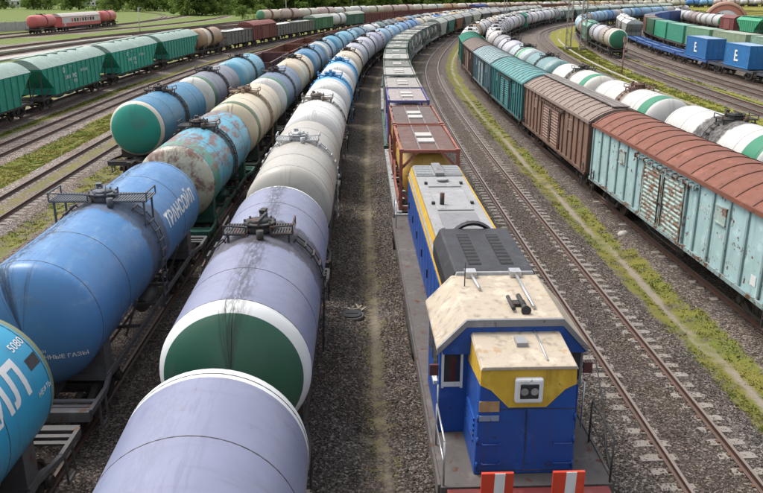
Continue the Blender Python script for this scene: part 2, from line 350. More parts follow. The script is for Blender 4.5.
def ground_material():
    s = NT('yard_ground'); p = s.pos(); x, y, z = s.sep(p)
    g = s.attr('grass', 'GEOMETRY', 'Fac'); d = s.attr('dirt', 'GEOMETRY', 'Fac'); o = s.attr('oil', 'GEOMETRY', 'Fac')
    v = s.voro(p, 21.0); vc = s.voro(p, 21.0, 'Color'); vv = s.sep(vc)[0]
    big = s.noise(p, .35, 5, .6); mid = s.noise(p, 1.7, 5, .65); fine = s.noise(p, 14, 5, .7)
    stone = s.ramp(vv, [(0, (.030, .025, .022)), (.4, (.080, .069, .061)), (.75, (.15, .130, .116)), (1, (.32, .29, .26))])
    stone = s.mix(s.rng(big, .3, .7, 0, .6), stone, s.mix(1, stone, (1.05, .86, .72), 'MULTIPLY'))
    lt = s.math('ADD', s.math('MULTIPLY', s.step(x, -14.0, -20.0), .75), s.math('MULTIPLY', s.step(x, 24.0, 32.0), .3))
    stone = s.mix(lt, stone, s.mix(1, stone, (2.3, 2.3, 2.35), 'MULTIPLY'))
    stone = s.mix(s.math('MULTIPLY', s.step(v, .03, .0), .7), stone, (.012, .011, .010))
    stone = s.mix(s.math('MULTIPLY', s.step(s.noise(s.vadd(p, (3., 9., 0.)), .22, 5, .6), .54, .66), .55), stone, s.mix(1, stone, (.55, .46, .40), 'MULTIPLY'))
    stone = s.mix(s.math('MULTIPLY', o, s.rng(mid, .3, .7, .05, .5)), stone, (.055, .038, .028))
    soil = s.mix(mid, (.155, .125, .10), (.26, .215, .175))
    sand = s.mix(fine, (.20, .165, .135), (.34, .29, .245))
    gcol = s.ramp(s.math('ADD', s.math('MULTIPLY', mid, .55), s.math('MULTIPLY', fine, .45)), [(.28, (.050, .050, .016)), (.42, (.095, .098, .022)), (.54, (.185, .168, .032)), (.64, (.20, .15, .07)), (.8, (.17, .13, .09))])
    gcol = s.mix(s.step(big, .40, .62), gcol, s.mix(.45, gcol, (.11, .155, .03)))
    gcol = s.mix(s.math('MULTIPLY', s.step(x, -30.0, -42.0), .7), gcol, s.mix(fine, (.06, .11, .03), (.16, .22, .05)))
    gcol = s.mix(s.math('MULTIPLY', s.step(x, 17.0, 24.0), .65), gcol, s.mix(fine, (.13, .145, .02), (.30, .27, .04)))
    gm = s.step(s.math('ADD', g, s.math('MULTIPLY', s.math('SUBTRACT', s.math('ADD', mid, fine), 1.0), 1.5)), .40, .72)
    c = s.mix(s.math('MULTIPLY', s.step(g, .2, .6), .35), stone, soil)
    c = s.mix(gm, c, gcol)
    dm = s.step(s.math('ADD', d, s.math('MULTIPLY', s.math('SUBTRACT', mid, .5), .9)), .35, .75)
    c = s.mix(s.math('MULTIPLY', dm, .85), c, sand)
    h = s.mix(gm, v, fine)
    s.bump(h, .9, .05)
    return s.out(c, .92, None, .2)
M_GROUND = ground_material()
gmesh = npmesh('ground', np.c_[GX.ravel(), GY.ravel(), gz.ravel()], faces, M_GROUND, True, 4)
for nm, arr in (('grass', gr), ('dirt', di), ('oil', oi)):
    a = gmesh.attributes.new(nm, 'FLOAT', 'POINT'); a.data.foreach_set('value', arr.ravel().astype(np.float32))
struct('ground', gmesh)

# ------------------------------------------------------------------ rails and sleepers
s_ = NT('rail_steel'); px_, py_, pz_ = s_.sep(s_.pos()); nz_ = s_.sep(s_.n('NewGeometry').outputs['Normal'])[2]
rn_ = s_.noise(s_.pos(), 3.0, 4)
M_RAIL = s_.out(s_.mix(s_.math('MULTIPLY', s_.step(pz_, -.008, -.003), s_.step(nz_, .7, .95)), s_.mix(rn_, (.05, .027, .019), (.12, .062, .042)), s_.mix(s_.step(px_, -10.0, -14.0), (.27, .22, .19), (.14, .09, .07))), .45, s_.math('MULTIPLY', s_.step(pz_, -.008, -.003), .5))
s_ = NT('concrete_sleeper'); n1_ = s_.noise(s_.coord(), 5, 6, .7); n2_ = s_.noise(s_.pos(), 1.3, 3)
s_.bump(n1_, .4, .02)
M_CONC = s_.out(s_.mix(s_.step(n1_, .5, .68), s_.mix(n2_, (.175, .155, .132), (.28, .252, .22)), (.10, .085, .072)), .9)
M_WOOD = plain('creosoted_sleeper_wood', (.085, .068, .056), .9, 0, .4, 5)
def rail_mesh(tr, side, y0, y1):
    C = tr.C; Tn = np.gradient(C, axis=0); Tn /= np.linalg.norm(Tn, axis=1)[:, None]; Nn = np.c_[Tn[:, 1], -Tn[:, 0]]
    k = np.where((C[:, 1] >= y0) & (C[:, 1] <= y1))[0]; st = 2
    k = k[::st]; prof = [(-.075,-.17),(-.075,-.155),(-.012,-.13),(-.012,-.045),(-.036,-.035),(-.036,0),(.036,0),(.036,-.035),(.012,-.045),(.012,-.13),(.075,-.155),(.075,-.17)]
    b = MB(); rows = []
    for i in k:
        c = C[i] + Nn[i]*.796*side; rows.append([(c[0]+Nn[i][0]*a, c[1]+Nn[i][1]*a, z) for a, z in prof])
    b.grid(rows, 0, False); return b.mesh('rail', M_RAIL)
def sleeper_mesh():
    b = MB(); X = [-1.35, -1.2, -.55, -.3, .3, .55, 1.2, 1.35]; top = [-.185, -.165, -.172, -.215, -.215, -.172, -.165, -.185]; hw = [.10, .125, .125, .10, .10, .125, .125, .10]
    rows = []
    for x, t, h in zip(X, top, hw): rows.append([(-h-.03, x, -.34), (-h, x, t), (h, x, t), (h+.03, x, -.34)])
    b.grid(rows, 0, False); k = len(b.v)
    b.face((0,1,2,3)); n = len(X); b.face(tuple((n-1)*4+i for i in range(4))[::-1])
    for s in (-1, 1):
        for q in (-.11, .11): b.box(-.05, .05, s*.796+q-.03, s*.796+q+.03, -.175, -.135, 1)
    return b.mesh('sleeper', M_CONC, M_RUST)
def plank_mesh():
    b = MB(); b.box(-.115, .115, -1.35, 1.35, -.34, -.172); return b.mesh('sleeper', M_WOOD)
ME_SLP, ME_PLK = sleeper_mesh(), plank_mesh()
TRK = {  # y0, y1, sleeper mesh, individual sleepers between, stuff sleepers to
 'loco': (0, 420, 'c', None, 60), 'B': (0, 400, 'w', None, 60), 'A': (0, 360, 'w', None, 50), 'Z': (5, 330, 'w', (33, 41), 60), 'L1': (5, 300, 'c', (30, 76), 150), 'L2': (10, 300, 'w', (42, 84), 150),
 'H': (45, 420, 'w', None, 120), 'E': (0, 420, 'c', (11, 98), 190), 'X': (0, 420, 'c', (19, 68), 120), 'W': (0, 420, 'w', None, 50), 'G': (60, 420, 'w', None, 215), 'K': (60, 400, 'w', None, 220),
 'N': (55, 380, 'w', (64, 112), 190), 'O': (55, 370, 'w', (76, 120), 190), 'F': (70, 360, 'w', None, 180), 'P': (80, 350, 'w', None, 120), 'Q': (140, 330, 'w', None, 180), 'Far': (200, 560, 'w', None, 0),
 'S1': (100, 400, 'w', None, 0), 'S2': (100, 300, 'w', None, 0), 'S3': (130, 390, 'w', None, 0), 'S4': (175, 420, 'w', None, 0), 'S5': (175, 420, 'w', None, 0), 'S6': (150, 410, 'w', None, 0), 'S7': (185, 410, 'w', None, 0)}
sl_v = np.array([v.co for v in ME_SLP.vertices])[:32]; plk_v = np.array([v.co for v in ME_PLK.vertices])
for key, (y0, y1, kind, ind, far) in TRK.items():
    tr = T[key]; root = struct('railway_track')
    for sd_ in (-1, 1): link('rail', rail_mesh(tr, sd_, y0, y1), root)
    me = ME_SLP if kind == 'c' else ME_PLK; V = []; F = []
    u = tr.sY(y0); end = tr.sY(max(far, ind[1] if ind else 0))
    while u < end:
        c, h = tr.head(u, 2.0); jit = random.uniform(-.025, .025)
        if ind and ind[0] <= c[1] <= ind[1]:
            link('sleeper', me, root, (c[0], c[1], random.uniform(-.016, .004) - (.022 if key == 'X' else 0)), (0, 0, h + jit))
        elif c[1] < far and far > 0:
            vv = plk_v; ca, sa = math.cos(h), math.sin(h)
            q = np.c_[vv[:, 0]*ca - vv[:, 1]*sa + c[0], vv[:, 0]*sa + vv[:, 1]*ca + c[1], vv[:, 2]]
            F += [tuple(i + len(V)*8 for i in f) for f in ((4,5,6,7),(0,1,5,4),(1,2,6,5),(2,3,7,6),(3,0,4,7))]; V.append(q)
        u += .56 if kind == 'c' else .6
    if V:
        o = link('sleepers', npmesh('sleepers', np.vstack(V), F, M_WOOD, False, 4), root); o.location.z = -.02; o['kind'] = 'stuff'

# ------------------------------------------------------------------ shared running gear
CACHE = {}
def cached(key, fn):
    if key not in CACHE: CACHE[key] = fn()
    return CACHE[key]
def wheelset_mesh():
    b = MB(); b.cyl((0, -1.0, 0), (0, 1.0, 0), .085, 8)
    for s in (-1, 1):
        prof = [(.73, .5), (.755, .5), (.765, .475), (.86, .465), (.865, .40), (.82, .37), (.82, .18), (.87, .15), (.87, .09)]
        n = 20; k = len(b.v)
        for y, r in prof:
            for i in range(n): t = 2*math.pi*i/n; b.v.append((r*math.cos(t), s*y, r*math.sin(t)))
        for a in range(len(prof)-1):
            for i in range(n): j = (i+1) % n; b.face((k+a*n+i, k+a*n+j, k+(a+1)*n+j, k+(a+1)*n+i), 0)
        b.face(tuple(k+i for i in range(n)))
    return b.mesh('wheelset', M_WHEEL)
def bogie_frame_mesh(base=1.85):
    b = MB(); h = base/2
    for s in (-1, 1):
        y0, y1 = (s*1.0-.07, s*1.0+.07)
        b.bar((-h-.22, s*1.0, .60), (-.45, s*1.0, .82), .14, .13).bar((h+.22, s*1.0, .60), (.45, s*1.0, .82), .14, .13)
        b.box(-.47, .47, y0, y1, .76, .90).bar((-h+.1, s*1.0, .50), (-.4, s*1.0, .28), .13, .12).bar((h-.1, s*1.0, .50), (.4, s*1.0, .28), .13, .12)
        b.box(-.42, .42, y0, y1, .22, .33)
        for q in (-1, 1):
            b.box(q*h-.17, q*h+.17, s*1.0-.1, s*1.0+.1, .40, .66); b.cyl((q*h, s*1.0, .48), (q*h, s*1.17, .48), .13, 8)
            for k in (-.2, .05): b.cyl((q*.13+k*.6, s*1.0, .33), (q*.13+k*.6, s*1.0, .76), .085, 7)
    b.box(-.2, .2, -1.1, 1.1, .62, .86).cyl((0, 0, .86), (0, 0, .98), .25, 10)
    for q in (-1, 1):
        for s in (-1, 1): b.box(q*(h-.62)-.05, q*(h-.62)+.05, s*.78-.09, s*.78+.09, .3, .66)
        b.bar((q*(h-.6), -.8, .45), (q*(h-.6), .8, .45), .06)
    return b.mesh('bogie', M_BOGIE)
def bogie_simple_mesh():
    b = MB()
    for s in (-1, 1):
        b.box(-1.15, 1.15, s*1.0-.08, s*1.0+.08, .40, .68).box(-.45, .45, s-.08, s+.08, .25, .86)
        for q in (-1, 1): b.cyl((q*.925, s*.74, .475), (q*.925, s*.86, .475), .475, 12)
    b.box(-.2, .2, -1, 1, .6, .86); return b.mesh('bogie', M_BOGIE)
def coupler_mesh():
    b = MB(); b.box(-.1, .62, -.09, .09, .95, 1.15).hexa([(.5,-.2,.88),(.8,-.13,.88),(.8,.05,.88),(.5,.2,.88),(.5,-.2,1.22),(.8,-.13,1.22),(.8,.05,1.22),(.5,.2,1.22)]).box(.62, .86, .1, .2, .9, 1.2)
    b.tube([(.1,.25,.9),(.4,.27,.62),(.8,.2,.55)], .03, 6); return b.mesh('coupler', M_BOGIE)
def running_gear(root, pivots, ends, lod, base=1.85):
    for i, x in enumerate(pivots):
        if lod <= 1:
            bo = link('bogie', cached(('bog', base), lambda: bogie_frame_mesh(base)), root, (x, 0, 0))
            for q in (-1, 1): link('wheelset', cached('ws', wheelset_mesh), bo, (q*base/2, 0, .475))
        else: link('bogie', cached('bogs', bogie_simple_mesh), root, (x, 0, 0))
    if lod <= 1:
        for q in (-1, 1): link('coupler', cached('cp', coupler_mesh), root, (q*ends, 0, 0), (0, 0, 0 if q > 0 else math.pi))

# ------------------------------------------------------------------ lettering
def text_mesh(body, size, mat, fn, bold=.0, cuts=2, shear=0):
    cu = bpy.data.curves.new('lettering', 'FONT'); cu.body = body; cu.size = size; cu.offset = bold; cu.shear = shear; cu.resolution_u = 3
    ob = bpy.data.objects.new('lettering', cu); COL.objects.link(ob); bpy.context.view_layer.update()
    me = bpy.data.meshes.new_from_object(ob); bpy.data.objects.remove(ob); bpy.data.curves.remove(cu)
    import bmesh
    bm = bmesh.new(); bm.from_mesh(me)
    if cuts: bmesh.ops.subdivide_edges(bm, edges=[e for e in bm.edges if e.calc_length() > size*.12], cuts=cuts); bmesh.ops.triangulate(bm, faces=bm.faces)
    for v in bm.verts: v.co = fn(v.co.x, v.co.y)
    bm.to_mesh(me); bm.free(); me.materials.clear(); me.materials.append(mat); me.name = 'lettering'; return me
def on_barrel(x0, phi0, r, side=-1):
    def f(u, v):
        a = phi0 + v/r; rr = r + .006
        return Vector((x0 + (u if side < 0 else -u), side*rr*math.cos(a), rr*math.sin(a)))
    return f
def on_side(x0, z0, y, side=1): return lambda u, v: Vector((x0 - u*side, y, z0 + v))
M_LETTER = plain('white_lettering', (.68, .69, .68), .6, 0, .12)

# ------------------------------------------------------------------ tank car
WHITE = (.62, .61, .58); CREAM = (.60, .52, .40); BEIGE = (.40, .375, .33); LILAC = (.205, .218, .315); SKYB = (.13, .36, .56); BLUE = (.045, .17, .40); SLATE = (.13, .18, .27)
TEAL = (.015, .22, .20); DGREEN = (.025, .10, .06); OLIVE = (.10, .145, .06); GREEN = (.02, .20, .11); BROWN = (.16, .085, .05); GREY = (.25, .25, .255); GREASE = (.035, .03, .028)
def barrel_mesh(L, r, n, nl=1):
    hd = .62; hl = L/2; st = 10 if n > 30 else 5
    prof = [(-hl + hd*(1-math.cos(math.pi/2*i/st)), r*math.sin(math.pi/2*i/st)) for i in range(st+1)]
    body = [(-hl + hd + (L-2*hd)*i/10, r) for i in range(1, 10)] if n > 30 else []
    full = prof + body + [(-x, rr) for x, rr in prof[::-1]]
    return MB().lathe(full, n).mesh('barrel', M_TANK)
def seam_mesh(r):
    return MB().lathe([(-.014, r-.004), (-.008, r+.006), (.008, r+.006), (.014, r-.004)], 48).mesh('weld_seam', M_SEAM)
def hatch_mesh(r):
    b = MB(); b.cyl((0,0,r-.06), (0,0,r+.20), .33, 18).cyl((0,0,r+.20), (0,0,r+.25), .40, 18).cyl((0,0,r+.25), (0,0,r+.31), .30, 14, r2=.12)
    for i in range(8): t = i*math.pi/4+.2; b.cyl((.37*math.cos(t), .37*math.sin(t), r+.14), (.37*math.cos(t), .37*math.sin(t), r+.30), .03, 6)
    b.bar((-.42, -.05, r+.33), (.42, -.05, r+.33), .06).cyl((.75, .12, r-.03), (.75, .12, r+.28), .11, 10).cyl((-.7, -.2, r-.03), (-.7, -.2, r+.22), .09, 10).box(.62, .9, .05, .2, r+.28, r+.34)
    b.tube([(.4, 0, r+.12), (.75, .1, r+.16)], .035); return b.mesh('hatch', M_DARK)
def platform_mesh(r, s, wide):
    b = MB(); z = r + (.10 if wide else .05); ya, yb, hx, rl = (.28, 1.36, .46, .22) if wide else (.30, .84, .42, .20)
    y0, y1 = sorted((s*ya, s*yb)); n = 15 if wide else 9
    for i in range(n): yy = y0 + (y1-y0)*i/(n-1); b.bar((-hx, yy, z), (hx, yy, z), .042, .025)
    for x in (-hx, 0, hx): b.bar((x, y0, z-.02), (x, y1, z-.02), .05, .045)
    yo = s*yb
    for x in (-hx, hx): b.bar((x, yo, z), (x, yo, z+rl), .035).bar((x, s*ya, z), (x, s*ya, z+rl*.8), .035)
    b.bar((-hx, yo, z+rl), (hx, yo, z+rl), .035).bar((-hx, yo, z+rl), (-hx, s*ya, z+rl*.8), .032)
    for x in (-hx+.06, hx-.06): yy = min(yb-.1, 1.25); b.bar((x, s*yy, z), (x, s*yy, math.sqrt(max(.01, r*r-yy*yy))-.04), .05)
    return b.mesh('walkway_platform', M_DARK)
def ladder_mesh(r, s):
    b = MB(); A = [R(34 + i*11) for i in range(7)]; P = lambda a, k, x: (x, s*(r+k)*math.sin(a), (r+k)*math.cos(a))
    for i, a in enumerate(A):
        b.bar(P(a, .085, -.21), P(a, .085, .21), .05, .05)
        if i % 2 == 0:
            for x in (-.2, .2): b.bar(P(a, -.02, x), P(a, .09, x), .035)
    for x in (-.2, .2):
        for a0, a1 in zip(A[:-1], A[1:]): b.bar(P(a0, .07, x), P(a1, .07, x), .03)
        b.bar(P(A[-1], .07, x), (x, s*1.50, -1.75), .045)
    for k in range(5): b.bar((-.2, s*1.545, -.45-.3*k), (.2, s*1.545, -.45-.3*k), .035)
    return b.mesh('ladder', M_DARK)
def tank_frame_mesh(L):
    b = MB(); e = L/2 + .45; pv = L/2 - 1.45
    b.box(-e, e, -.22, .22, .82, 1.12)
    for q in (-1, 1):
        b.box(q*e-.1, q*e+.1, -1.42, 1.42, .88, 1.12).box(q*pv-.28, q*pv+.28, -1.30, 1.30, .98, 1.16)
        for s in (-1, 1):
            b.hexa([(q*pv-.25, s*.45, 1.16), (q*pv+.25, s*.45, 1.16), (q*pv+.25, s*1.25, 1.16), (q*pv-.25, s*1.25, 1.16), (q*pv-.25, s*.5, 1.32), (q*pv+.25, s*.5, 1.32), (q*pv+.25, s*1.25, 1.92), (q*pv-.25, s*1.25, 1.92)])
            b.bar((q*e, s*1.42, 1.06), (q*(e-1.0), s*1.42, 1.06), .09, .14).bar((q*(e-1.0), s*1.42, 1.06), (q*pv, s*1.25, 1.06), .09, .12)
            b
            b.bar((q*(e-.5), s*1.45, .35), (q*(e-.5), s*1.45, 1.0), .04).bar((q*(e-.9), s*1.45, .35), (q*(e-.9), s*1.45, 1.0), .04).bar((q*(e-.5), s*1.45, .4), (q*(e-.9), s*1.45, .4), .05)
        for x in (.25, .5): b.bar((q*(e-x), -1.35, 1.06), (q*(e-x), 1.35, 1.06), .12, .05)
    for s in (-1, 1):
        b.bar((-pv, s*1.28, 1.05), (pv, s*1.28, 1.05), .07, .12)
        for x in (-1.6, 0, 1.6): b.bar((x, 0, .95), (x, s*1.28, 1.05), .08)
        for x in (-2.3, 2.3): b.bar((x, s*1.0, 1.05), (x, s*1.40, 2.1), .05)
    b.cyl((-1.2, .62, .78), (-.3, .62, .78), .2, 10).cyl((.4, -.62, .8), (1.7, -.62, .8), .22, 10).cyl((0, 0, .45), (0, 0, 1.2), .14, 8)
    b.bar((-pv, -.4, .68), (pv, -.4, .62), .05).bar((-1, .3, .6), (pv-.5, .3, .55), .05)
    return b.mesh('underframe', M_DARK)
def tank_simple_frame(L):
    b = MB(); e = L/2+.45; b.box(-e, e, -.22, .22, .82, 1.12)
    for q in (-1, 1):
        b.box(q*e-.1, q*e+.1, -1.4, 1.4, .88, 1.12).box(q*(L/2-1.45)-.3, q*(L/2-1.45)+.3, -1.28, 1.28, .98, 1.5)
        for s in (-1, 1): b.bar((q*e, s*1.38, 1.06), (q*(L/2-1.45), s*1.25, 1.06), .09, .12).bar((q*e, s*1.3, 1.1), (q*e, s*1.3, 1.7), .05)
    for s in (-1, 1): b.bar((-L/2, s*1.25, 1.02), (L/2, s*1.25, 1.02), .07, .14)
    return b.mesh('underframe', M_DARK)
def top_simple(r):
    b = MB(); b.cyl((0,0,r-.06), (0,0,r+.26), .36, 10)
    for s in (-1, 1):
        y0, y1 = sorted((s*.4, s*.95)); b.box(-.45, .45, y0, y1, r+.02, r+.08)
        b.bar((-.45, s*.95, r+.26), (.45, s*.95, r+.26), .06); b.bar((-.45, s*.95, r+.05), (-.45, s*.95, r+.26), .06); b.bar((.45, s*.95, r+.05), (.45, s*.95, r+.26), .06)
        for i in range(5): a = R(45+i*15); b.box(-.22, .22, *sorted((s*(r*math.sin(a)), s*(r*math.sin(a)+.12))), r*math.cos(a)-.04, r*math.cos(a)+.06)
    return b.mesh('hatch_platform', M_DARK)
def tank_car(track, u, lod, label, group, col=WHITE, cap=None, rim=None, stripe=None, sx=99., sw=0., band=GREASE, bw=.55, ba=.85, rust=.15, rustc=(.13, .06, .04),
             drip=.7, L=10.4, r=1.5, fit=None, frame=None, rw=.62, cr=1.36, cz=2.72, wide=False, sa=0., sp=.0):
    c, h = T[track].head(u, L-2.9)
    root = thing('tank_car', label, 'tank car', (c[0], c[1], 0), h, group)
    n = (64, 40, 20)[lod]
    bo = link('barrel', cached(('bar', L, r, n), lambda: barrel_mesh(L, r, n)), root, (0, 0, cz))
    rim_ = rim or col
    for k, v in (('col', col), ('cap', cap or rim_), ('rim', rim_), ('stripe', stripe or col), ('band', band), ('rustc', rustc)): bo[k] = [float(a) for a in v]
    for k, v in (('sx', sx), ('sw', sw), ('bw', bw), ('ba', ba), ('rust', rust), ('drip', drip), ('sa', sa), ('sp', sp), ('hl', L/2), ('rw', rw if (rim or cap) else 0.), ('cr', cr*r/1.5 if cap else 0.)): bo[k] = float(v)
    fm = fit; um = frame
    if lod <= 1:
        for x in (-L/2+.72, -L/4-.1, L/4+.1, L/2-.72): link('weld_seam', cached(('seam', r), lambda: seam_mesh(r)), bo, (x, 0, 0))
        link('hatch', cached(('hat', r), lambda: hatch_mesh(r)), bo, (0,0,0), (0,0,random.uniform(-.3,.3)), fm)
        for s in (-1, 1):
            link('walkway_platform', cached(('plat', r, s, wide), lambda: platform_mesh(r, s, wide)), bo, (0,0,0), (0,0,0), fm)
            link('ladder', cached(('lad', r, s), lambda: ladder_mesh(r, s)), bo, (0,0,0), (0,0,0), fm)
        link('underframe', cached(('tf', L), lambda: tank_frame_mesh(L)), root, (0,0,0), (0,0,0), um)
    else:
        link('hatch_platform', cached(('tops', r), lambda: top_simple(r)), bo, (0,0,0), (0,0,0), fm)['kind'] = 'stuff'
        link('underframe', cached(('tfs', L), lambda: tank_simple_frame(L)), root, (0,0,0), (0,0,0), um)
    running_gear(root, (-(L/2-1.45), L/2-1.45), L/2+.5, lod)
    return root, bo

# ------------------------------------------------------------------ boxcar
def arch(hw, z0, z1, n=10):
    return [(hw*(1-2*i/n), z0 + (z1-z0)*(1-(1-2*i/n)**2)) for i in range(n+1)]
def boxcar(track, u, lod, label, group, col, roofcol, doorcol=None, rust=.25, roofrust=.2, L=13.9, walk=False, endcol=None, doorrust=None):
    c, h = T[track].head(u, L-3.9); root = thing('boxcar', label, 'boxcar', (c[0], c[1], 0), h, group)
    m = paint(col, rust, .55); mr = paint(roofcol, roofrust, .7, dirt=.5); md = paint(doorcol or col, doorrust if doorrust is not None else min(1, rust+.25), .6, (.17, .085, .05)); me_ = paint(endcol or tuple(v*.6 for v in col), rust+.1, .6)
    hw, z0, ze, zr = 1.52, 1.12, 3.72, 4.36; hl = L/2
    if lod <= 1:
        link('wall', cached(('bxw', L), lambda: MB().box(-hl, hl, -hw, hw, z0, ze).mesh('wall', M_WHITE)), root, mat=m)
        def roof():
            b = MB(); A = arch(hw+.10, ze, zr, 14); rows = [[(x, y, z) for y, z in A] for x in (-hl-.12, hl+.12)]; b.grid(rows)
            for x in (-hl-.12, hl+.12): k = len(b.v); b.v += [(x, y, z) for y, z in A]; b.face(tuple(range(k, k+len(A))))
            for s in (-1, 1): b.box(-hl-.13, hl+.13, *sorted((s*(hw+.02), s*(hw+.13))), ze-.10, ze+.05)
            return b.mesh('roof', M_WHITE)
        ro = link('roof', cached(('bxr', L), roof), root, mat=mr)
        def rrib():
            b = MB(); A = arch(hw+.125, ze+.01, zr+.028, 14); B_ = arch(hw+.09, ze, zr-.01, 14)
            rows = [[(-.03, y, z) for y, z in B_], [(-.03, y, z) for y, z in A], [(.03, y, z) for y, z in A], [(.03, y, z) for y, z in B_]]
            return b.grid(rows, 0, False).mesh('roof_rib', M_WHITE)
        rr = cached('rrib', rrib); rm = paint(tuple(v*.55 for v in roofcol), .5, .7)
        nb_ = round(L/1.05)
        for i in range(nb_+1): link('roof_rib', rr, ro, (-hl+.1+(L-.2)*i/nb_, 0, 0), mat=rm)
        if walk:
            def wk():
                b = MB()
                for y in (-.28, 0, .28): b.box(-hl, hl, y-.11, y+.11, zr+.07, zr+.11)
                for i in range(9): x = -hl+.4+(L-.8)*i/8; b.box(x-.04, x+.04, -.4, .4, zr-.05, zr+.07)
                return b.mesh('roof_walkway', M_DARK)
            link('roof_walkway', cached(('rwk', L), wk), ro, mat=paint((.20, .18, .165), .2, .8))
        rib = cached('bxrib', lambda: MB().hexa([(-.055,-.02,z0+.02),(.055,-.02,z0+.02),(.055,.0,z0+.02),(-.055,.0,z0+.02),(-.055,-.02,ze-.12),(.055,-.02,ze-.12),(.055,0,ze-.12),(-.055,0,ze-.12)]).box(-.055,.055,0,.065,z0+.02,ze-.12).mesh('rib', M_WHITE))
        xs = [hl-.06 - i*(hl-.06-2.2)/5.6 for i in range(6)]; mrib = paint(tuple(v*.62 for v in col), rust*.8, .55)
        for s in (-1, 1):
            for x in xs:
                for q in (-1, 1): link('rib', rib, root, (q*x + random.uniform(-.03, .03), s*hw, 0), (0, random.uniform(-.006, .006), 0 if s > 0 else math.pi), mrib)
            # doors: two leaves with pressed slats and lock bars
            for q in (-1, 1):
                d = link('door', cached('bxdoor', lambda: MB().box(-.92, .92, 0, .05, z0+.05, 3.35).box(-.93, -.85, .05, .085, z0+.05, 3.35).box(.85, .93, .05, .085, z0+.05, 3.35).box(-.93, .93, .05, .084, 3.27, 3.36).box(-.93, .93, .05, .084, z0+.05, z0+.14).mesh('door', M_WHITE)), root, (q*.97, s*(hw+.03), 0), (0, 0, 0 if s > 0 else math.pi), md)
                for k in range(12): link('slat', cached('bxslat', lambda: MB().hexa([(-.82,.05,-.055),(.82,.05,-.055),(.82,.051,-.055),(-.82,.051,-.055),(-.82,.05,.055),(.82,.05,.055),(.82,.051,.055),(-.82,.051,.055)]).prism([(.05,-.06),(.085,-.02),(.085,.02),(.05,.06)], -.82, .82).mesh('slat', M_WHITE)), d, (0, 0, z0+.28+k*.162), (0,0,0), md)
                link('lock_bar', cached('bxlock', lambda: MB().bar((0,.10,z0+.15),(0,.10,3.2),.04).box(-.12,.12,.09,.15,2.05,2.13).mesh('lock_bar', M_DARK)), d, (-q*s*.78, 0, 0))
            def fr():
                b = MB(); b.box(-2.9, 2.9, 0.0, .16, 3.40, 3.48)
                for i in range(13): b.box(-2.8+i*.465, -2.72+i*.465, .0, .19, 3.34, 3.52)
                b.box(-hl, hl, .0, .10, z0-.08, z0+.06); b.box(-2.1, 2.1, .04, .13, z0-.06, z0+.03)
                b.box(-2.10, -1.98, 0, .08, z0, 3.4).box(1.98, 2.10, 0, .08, z0, 3.4)
                return b.mesh('door_rail', M_DARK)
            link('door_rail', cached(('bxdr', L), fr), root, (0, s*(hw+.012), 0), (0, 0, 0 if s > 0 else math.pi), paint(tuple(v*.55+.02 for v in col), .45, .65))
            for q in (-1, 1):
                hb = cached('bxhatch', lambda: MB().box(-.34,.34,0,.04,2.72,3.22).box(-.38,.38,.0,.06,3.22,3.27).box(-.38,.38,.0,.06,2.67,2.72).mesh('vent_hatch', M_WHITE))
                link('vent_hatch', hb, root, (q*(hl-.06-3.5*(hl-2.26)/5.6), s*(hw+.01), 0), (0, 0, 0 if s > 0 else math.pi), md)
            def ld():
                b = MB()
                for x in (-.2, .2): b.bar((x, .10, .45), (x, .10, 1.6), .04)
                for k in range(4): b.bar((-.2, .10, .5+k*.32), (.2, .10, .5+k*.32), .035)
                return b.mesh('step', M_DARK)
            link('step', cached('bxst', ld), root, (-hl+.5, s*hw, 0), (0, 0, 0 if s > 0 else math.pi)); link('step', cached('bxst', ld), root, (hl-.5, s*hw, 0), (0, 0, 0 if s > 0 else math.pi))
        for q in (-1, 1):
            def en():
                b = MB(); b.prism([(y, z) for y, z in arch(hw-.02, ze, zr-.06, 10)], -.02, .04); b.box(0, .05, -hw, hw, z0, ze)
                for k in range(6): b.box(.05, .10, -hw+.15, hw-.15, z0+.3+k*.4, z0+.42+k*.4)
                return b.mesh('end_wall', M_WHITE)
            link('end_wall', cached('bxend', en), root, (q*hl, 0, 0), (0, 0, 0 if q > 0 else math.pi), me_)
    else:
        def bs():
            b = MB(); b.box(-hl, hl, -hw, hw, z0, ze)
            for s in (-1, 1):
                for i in range(14): x = -hl+.1+(L-.2)*i/13; b.box(x-.07, x+.07, *sorted((s*hw, s*(hw+.07))), z0, ze-.1)
                b.box(-1.9, 1.9, *sorted((s*hw, s*(hw+.09))), z0+.05, 3.4)
            return b.mesh('wall', M_WHITE)
        link('wall', cached(('bxs', L), bs), root, mat=m)
        link('roof', cached(('bxrs', L), lambda: MB().prism(arch(hw+.1, ze, zr, 8), -hl-.1, hl+.1).mesh('roof', M_WHITE)), root, mat=mr)
    def uf():
        b = MB(); b.box(-hl-.3, hl+.3, -.25, .25, .78, 1.08)
        for x in (-hl+.1, -2.5, 2.5, hl-.1): b.box(x-.1, x+.1, -1.4, 1.4, .86, 1.08)
        b.box(-1.6, -.4, .5, 1.2, .5, .95).cyl((.4, -.7, .7), (1.6, -.7, .7), .22, 8)
        for s in (-1, 1): b.bar((-2.5, s*1.3, .95), (-1.2, s*1.3, .62), .06).bar((2.5, s*1.3, .95), (1.2, s*1.3, .62), .06).bar((-1.2, s*1.3, .62), (1.2, s*1.3, .62), .06)
        return b.mesh('underframe', M_DARK)
    link('underframe', cached(('bxuf', L), uf), root)
    running_gear(root, (-(hl-2.0), hl-2.0), hl+.35, lod); return root

